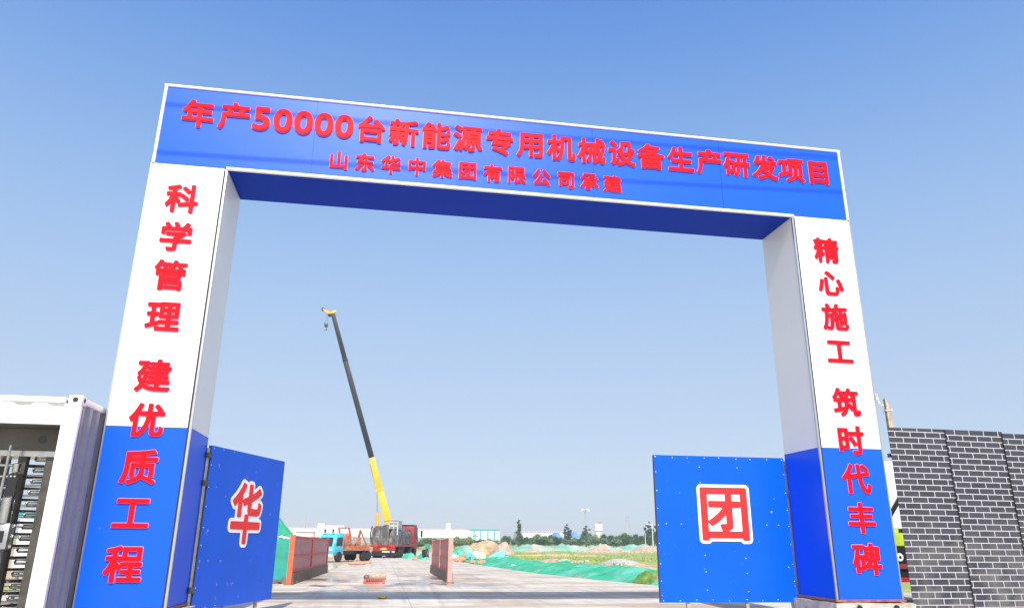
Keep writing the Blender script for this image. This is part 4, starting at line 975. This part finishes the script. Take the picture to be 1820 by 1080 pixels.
B(-w_, w_, 0, 3, 0, a_.z+.4).build('wall', 'factory_white', sc_); B(-w_-.1, w_+.1, -.1, 3.1, a_.z+.401, a_.z+.55).build('roof', 'roof_red', sc_)
B(w_*.2, w_*.5, -.02, -.002, .2, a_.z*.8).build('door', 'pale_glass', sc_); B(-w_*.7, -w_*.3, -.02, -.002, a_.z*.4, a_.z*.8).build('window', 'glass', sc_)
# water tower
w0, w1 = onY(1056, 931, 360), onY(1070.5, 931, 360); wr = (w1.x-w0.x)/2; wz = w0.z+.4
wt = thing('water_tower', 'white cylindrical water tower above the tree row', 'water tower', ((w0.x+w1.x)/2, 360, -.4))
MB().lathe([(wr*.72,0),(wr*.72,wz*.62),(wr,wz*.70),(wr,wz),(wr*.9,wz+.2)], 20).build('tank', 'factory_white', wt)
MB().lathe([(wr*.3,wz+.2),(wr*.3,wz+1.0)], 10, (wr*.4,0,0)).build('roof_hatch', 'roof_red', wt)
bnd = MB()
for z in (wz*.5, wz*.84): bnd.lathe([(wr*(.74 if z < wz*.6 else 1.02),z),(wr*(.74 if z < wz*.6 else 1.02),z+.25)], 20)
bnd.build('band', 'pole_white', wt)
# high mast light with ring
mp = onY(1040, 905, 300); hm = thing('high_mast_light', 'tall high mast light with a pale lamp ring above the second tall dark tree', 'light mast', (mp.x, 300, -.4))
MB().tube([(0,0,0),(0,0,mp.z+.4)], [.35,.14], 8).build('pole', 'pole_grey', hm)
rg_ = MB()
for k in range(10): a = 2*pi*k/10; rg_.box(1.5*cos(a)-.3, 1.5*cos(a)+.3, .9*sin(a)-.3, .9*sin(a)+.3, mp.z-.1, mp.z+.6)
rg_.build('lamp', 'pole_white', hm); MB().lathe([(1.4,mp.z+.2),(1.4,mp.z+.3)], 16).build('lamp_ring', 'pole_grey', hm)
# lattice pylon
pp = onY(1115, 915, 420); py_ = thing('lattice_pylon', 'thin lattice power pylon faint above the trees near the right leaf', 'pylon', (pp.x, 420, -.4)); ph = pp.z+.4
b = MB(); n_ = 9
for k in range(n_):
    za, zb_ = ph*k/n_, ph*(k+1)/n_; ra, rb = 2.4*(1-k/n_)+.4, 2.4*(1-(k+1)/n_)+.4
    for (sx, sy) in ((1,1),(1,-1),(-1,1),(-1,-1)): b.bar((sx*ra,sy*ra,za),(sx*rb,sy*rb,zb_),.14,.14)
    b.bar((-ra,-ra,za),(rb,-rb,zb_),.09,.09); b.bar((ra,-ra,za),(-rb,-rb,zb_),.09,.09)
b.build('tower', 'pole_grey', py_)
b = MB()
for f_ in (.70, .82, .94): b.bar((-3,0,ph*f_),(3,0,ph*f_),.16,.25)
b.build('cross_arm', 'pole_grey', py_)
def pole(lb, px, yt, y, r, mat, arm=0, bar=True):
    p = onY(px, yt, y); o = thing('utility_pole' if not arm else 'street_lamp', lb, 'pole' if not arm else 'street lamp', (p.x, y, -.4)); h_ = p.z+.4
    MB().tube([(0,0,0),(0,0,h_)], [r,r*.6], 8).build('shaft', mat, o)
    if arm: MB().tube([(0,0,h_-.1),(arm*.6,0,h_+.1),(arm,0,h_)], .07, 6).build('arm', mat, o); B(arm-.15,arm+.35,-.12,.12,h_-.12,h_-.02).build('lamp_head', 'pole_white', o)
    elif bar: MB().bar((-.7,0,h_-.5),(.7,0,h_-.5),.1,.12).build('crossbar', mat, o)
pole('pale slim pole left of the dark trees by the right gate leaf', 1146.5, 945, 170, .10, 'pole_white', bar=False)
pole('pale street lamp with a short arm beside the right gate leaf', 1159, 931, 150, .13, 'pole_white', -1.3)
pole('thin dark pole above the site cabin', 544, 921, 130, .10, 'pole_grey')
pole('short dark pole before the long factory right of the pink end wall', 845, 948, 160, .08, 'bark')

# ------------------------------------------------------------------ trees
def leaf_crown(h, w, n, seed, shape, ls):
    r = random.Random(seed); b = MB(); cl = []
    k = {'poplar': 12, 'spire': 18}.get(shape, 10)
    for i in range(k):
        t = r.random()
        if shape == 'poplar': z = h*(.15+.85*i/k); rad = w*(.55+.25*r.random())*(1-.75*(i/k)**2); x, y = r.uniform(-.25,.25)*w, r.uniform(-.25,.25)*w
        elif shape == 'spire': cn = i % 3; lv = i//3; hh = h*(.84, 1.0, .9)[cn]; z = hh*(.22+.15*lv); rad = w*(.48, .44, .36, .27, .17, .10)[lv]; x, y = (-.42, .05, .45)[cn]*w*(1-.05*lv)+r.uniform(-.05,.05)*w, r.uniform(-.3,.3)*w
        else: a = r.uniform(0, 2*pi); z = h*r.uniform(.32,.80); x, y = cos(a)*w*r.uniform(.1,.62), sin(a)*w*r.uniform(.1,.62); rad = w*r.uniform(.32,.5)
        cl.append((x, y, z, rad))
    for i in range(n):
        x, y, z, rad = cl[r.randrange(len(cl))]
        d = Vector((r.gauss(0,1), r.gauss(0,1), r.gauss(0,1))).normalized()*rad*(r.random()**.4)
        p = Vector((x+d.x, y+d.y, max(h*.06, z+d.z*(.85 if shape == 'round' else 1.0))))
        u = Vector((r.gauss(0,1), r.gauss(0,1), r.gauss(0,1))).normalized(); v = u.orthogonal().normalized()*ls*r.uniform(.6,1.3); u *= ls*r.uniform(.6,1.3)
        b.add([p-u, p+v*.7, p+u, p-v*.7], [(0,1,2,3)])
    return b, cl
KIND = {}
def tree_proto(key, h, w, n, seed, shape, mat, ls):
    KIND[key] = (leaf_crown(h, w, n, seed, shape, ls), h, w, mat)
def ky_wide(k): return k.startswith('spire')
def tree(key, lb, px, yt, y, width_px=None, group=None, seed=0, cat='tree', name='tree'):
    (b, cl), h, w, mat = KIND[key]
    p = onY(px, yt, y); H = p.z+.4; s_ = H/h
    sw = (width_px*(y-CAM.y)/FPX/2/w/.95) if width_px else s_
    if ky_wide(key): sw *= 1.25
    t = thing(name, lb, cat, (p.x, y, -.4), rnd.uniform(0, 6.28), group); t.scale = (sw, sw, s_)
    if 'cm' not in b.__dict__:
        o = b.build('crown', mat, t, smooth=0, recalc=False); b.cm = o
        tb = MB().tube([(0,0,-.05*h),(.02*w,0,h*.3),(0,.02*w,h*.72)], [h*.03,h*.024,h*.008], 7)
        for (x, y_, z, rad) in cl[:6]: tb.tube([(0,0,min(z*.6,h*.5)),(x*.5,y_*.5,z*.85),(x,y_,z)], [h*.012,h*.009,h*.004], 5)
        b.tm = tb.build('trunk', 'bark', t)
    else:
        for src in (b.cm, b.tm): c = src.copy(); COL.objects.link(c); c.parent = t
    return t
tree_proto('round_dark', 5, 3.0, 1100, 1, 'round', 'leaf_dark', .30); tree_proto('round_mid', 5, 3.0, 1100, 2, 'round', 'leaf_mid', .30); tree_proto('round_olive', 4, 3.0, 1000, 3, 'round', 'leaf_olive', .28)
tree_proto('spire', 9, 3.0, 1600, 4, 'spire', 'leaf_dark', .32); tree_proto('poplar', 12, 1.3, 1300, 5, 'poplar', 'leaf_mid', .30); tree_proto('spire2', 9, 3.0, 1500, 6, 'spire', 'leaf_mid', .32)
tree('poplar', 'tall slim poplar standing alone above the tree row', 922, 921, 215, 13, name='poplar_tree')
tree('spire', 'first of two tall dark pointed trees, with blue roofs either side', 1009, 931, 235, 19, name='tall_tree')
tree('spire', 'second tall dark pointed tree, just under the high mast light', 1041, 934, 232, 24, name='tall_tree')
tree('spire2', 'tall dark tree behind the pale street lamp by the right gate leaf', 1152, 927, 205, 20, name='tall_tree')
tree('spire2', 'tall tree half hidden by the edge of the right gate leaf', 1166, 930, 200, 20, name='tall_tree')
tree('round_dark', 'round dark tree at the left end of the row, right of the glazed factory end', 900, 948.5, 200, 20)
tree('round_dark', 'dark tree between the round end tree and the poplar', 912, 953, 205, 16)
low = [(929,950,20,'round_mid'), (941,952,20,'round_dark'), (955,948,26,'round_mid'), (969,951,22,'round_mid'), (981,949,18,'round_mid'), (992,951,20,'round_dark'), (1024,953,22,'round_dark'), (1056,949,22,'round_mid'), (1064,953,20,'round_dark'), (1076,948,24,'round_mid'), (1090,950,22,'round_mid'), (1101,951,18,'round_olive'), (1112,946,26,'round_mid'), (1124,951,20,'round_dark'), (1133,948,22,'round_mid'), (1143,951,18,'round_mid'), (948,955,20,'round_olive'), (1000,956,18,'round_olive'), (1086,956,20,'round_dark'), (1120,956,22,'round_olive'), (935,956,22,'round_mid'), (962,955,24,'round_dark'), (975,956,22,'round_mid'), (986,955,20,'round_mid'), (1016,957,22,'round_mid'), (1030,957,22,'round_mid'), (1050,955,24,'round_mid'), (1070,955,22,'round_mid'), (1095,956,24,'round_mid'), (1107,955,24,'round_dark'), (1130,956,24,'round_mid'), (1138,956,22,'round_olive'), (922,957,20,'round_mid')]
for k, (px, yt, wp, ky) in enumerate(low):
    tree(ky, 'low bushy tree in the hazy row behind the pale netted ridges', px, yt, 196+(k*13) % 30, wp, 'low trees of the far row')
shr = [(744,958,24), (757,955,22), (768,956,24), (782,953,24), (795,955,24), (808,952.5,24), (819,954,22), (830,953,22), (841,957,22), (855,955.5,26), (866,957,22), (878,959,20), (889,961,18)]
for k, (px, yt, wp) in enumerate(shr):
    tree('round_olive' if k % 3 else 'round_dark', 'olive green shrub in the hedge row in front of the long white factory', px, yt, 150+(k*11) % 24, wp, 'shrubs before the factory', cat='shrub', name='shrub')
for k, (px, yt, wp) in enumerate([(470,950,60), (420,952,60)]): tree('round_mid', 'bushy tree hidden behind the left gate leaf', px, yt, 90+k*8, wp, 'trees behind the left gate leaf')

# grass tufts over the field to the right
r = random.Random(5); b = MB()
for i in range(9000):
    y = 20+110*r.random()**1.3; x = r.uniform(13.2+max(0, (26-y))*.35, 16+y*.75)
    if noise.noise(Vector((x*.09, y*.09, 4))) < -.05: continue
    s_ = r.uniform(.10,.26)
    for k in range(3):
        a = r.uniform(0, 2*pi); d = Vector((cos(a), sin(a), 0)); p = Vector((x, y, G(y)-.06))
        b.add([p-d*.05, p+d*.05, p+d*r.uniform(-.1,.1)+Vector((r.uniform(-.08,.08), r.uniform(-.08,.08), s_))], [(0,1,2)])
tag(b.build('grass', 'grass', None, smooth=0, recalc=False), 'tufts of yellow green grass over the field right of the haul road', 'grass', kind='stuff')

# overhead cables behind the viewer: their soft shadows cross the sign
def cable(lb, p_, q_):
    b = MB(); pts = []
    p_, q_ = Vector(p_), Vector(q_)
    for i in range(41): t = i/40; v = p_.lerp(q_, t); v.z -= 1.0*4*t*(1-t); pts.append(v)
    b.tube(pts, .017, 6); tag(b.build('overhead_cable', 'black', None), lb, 'cable', 'overhead cables crossing above the entrance')
k = 6/cos(SUN_LEFT)*math.tan(SUN_EL)
cable('upper overhead cable crossing high above the entrance apron', (-28, -6, 8.0+k+1.0-.6), (40, -6, 8.16+k+1.0+.55))
cable('lower overhead cable crossing high above the entrance apron', (-28, -6, 7.07+k+1.0-.9), (40, -6, 7.45+k+1.0+.9))
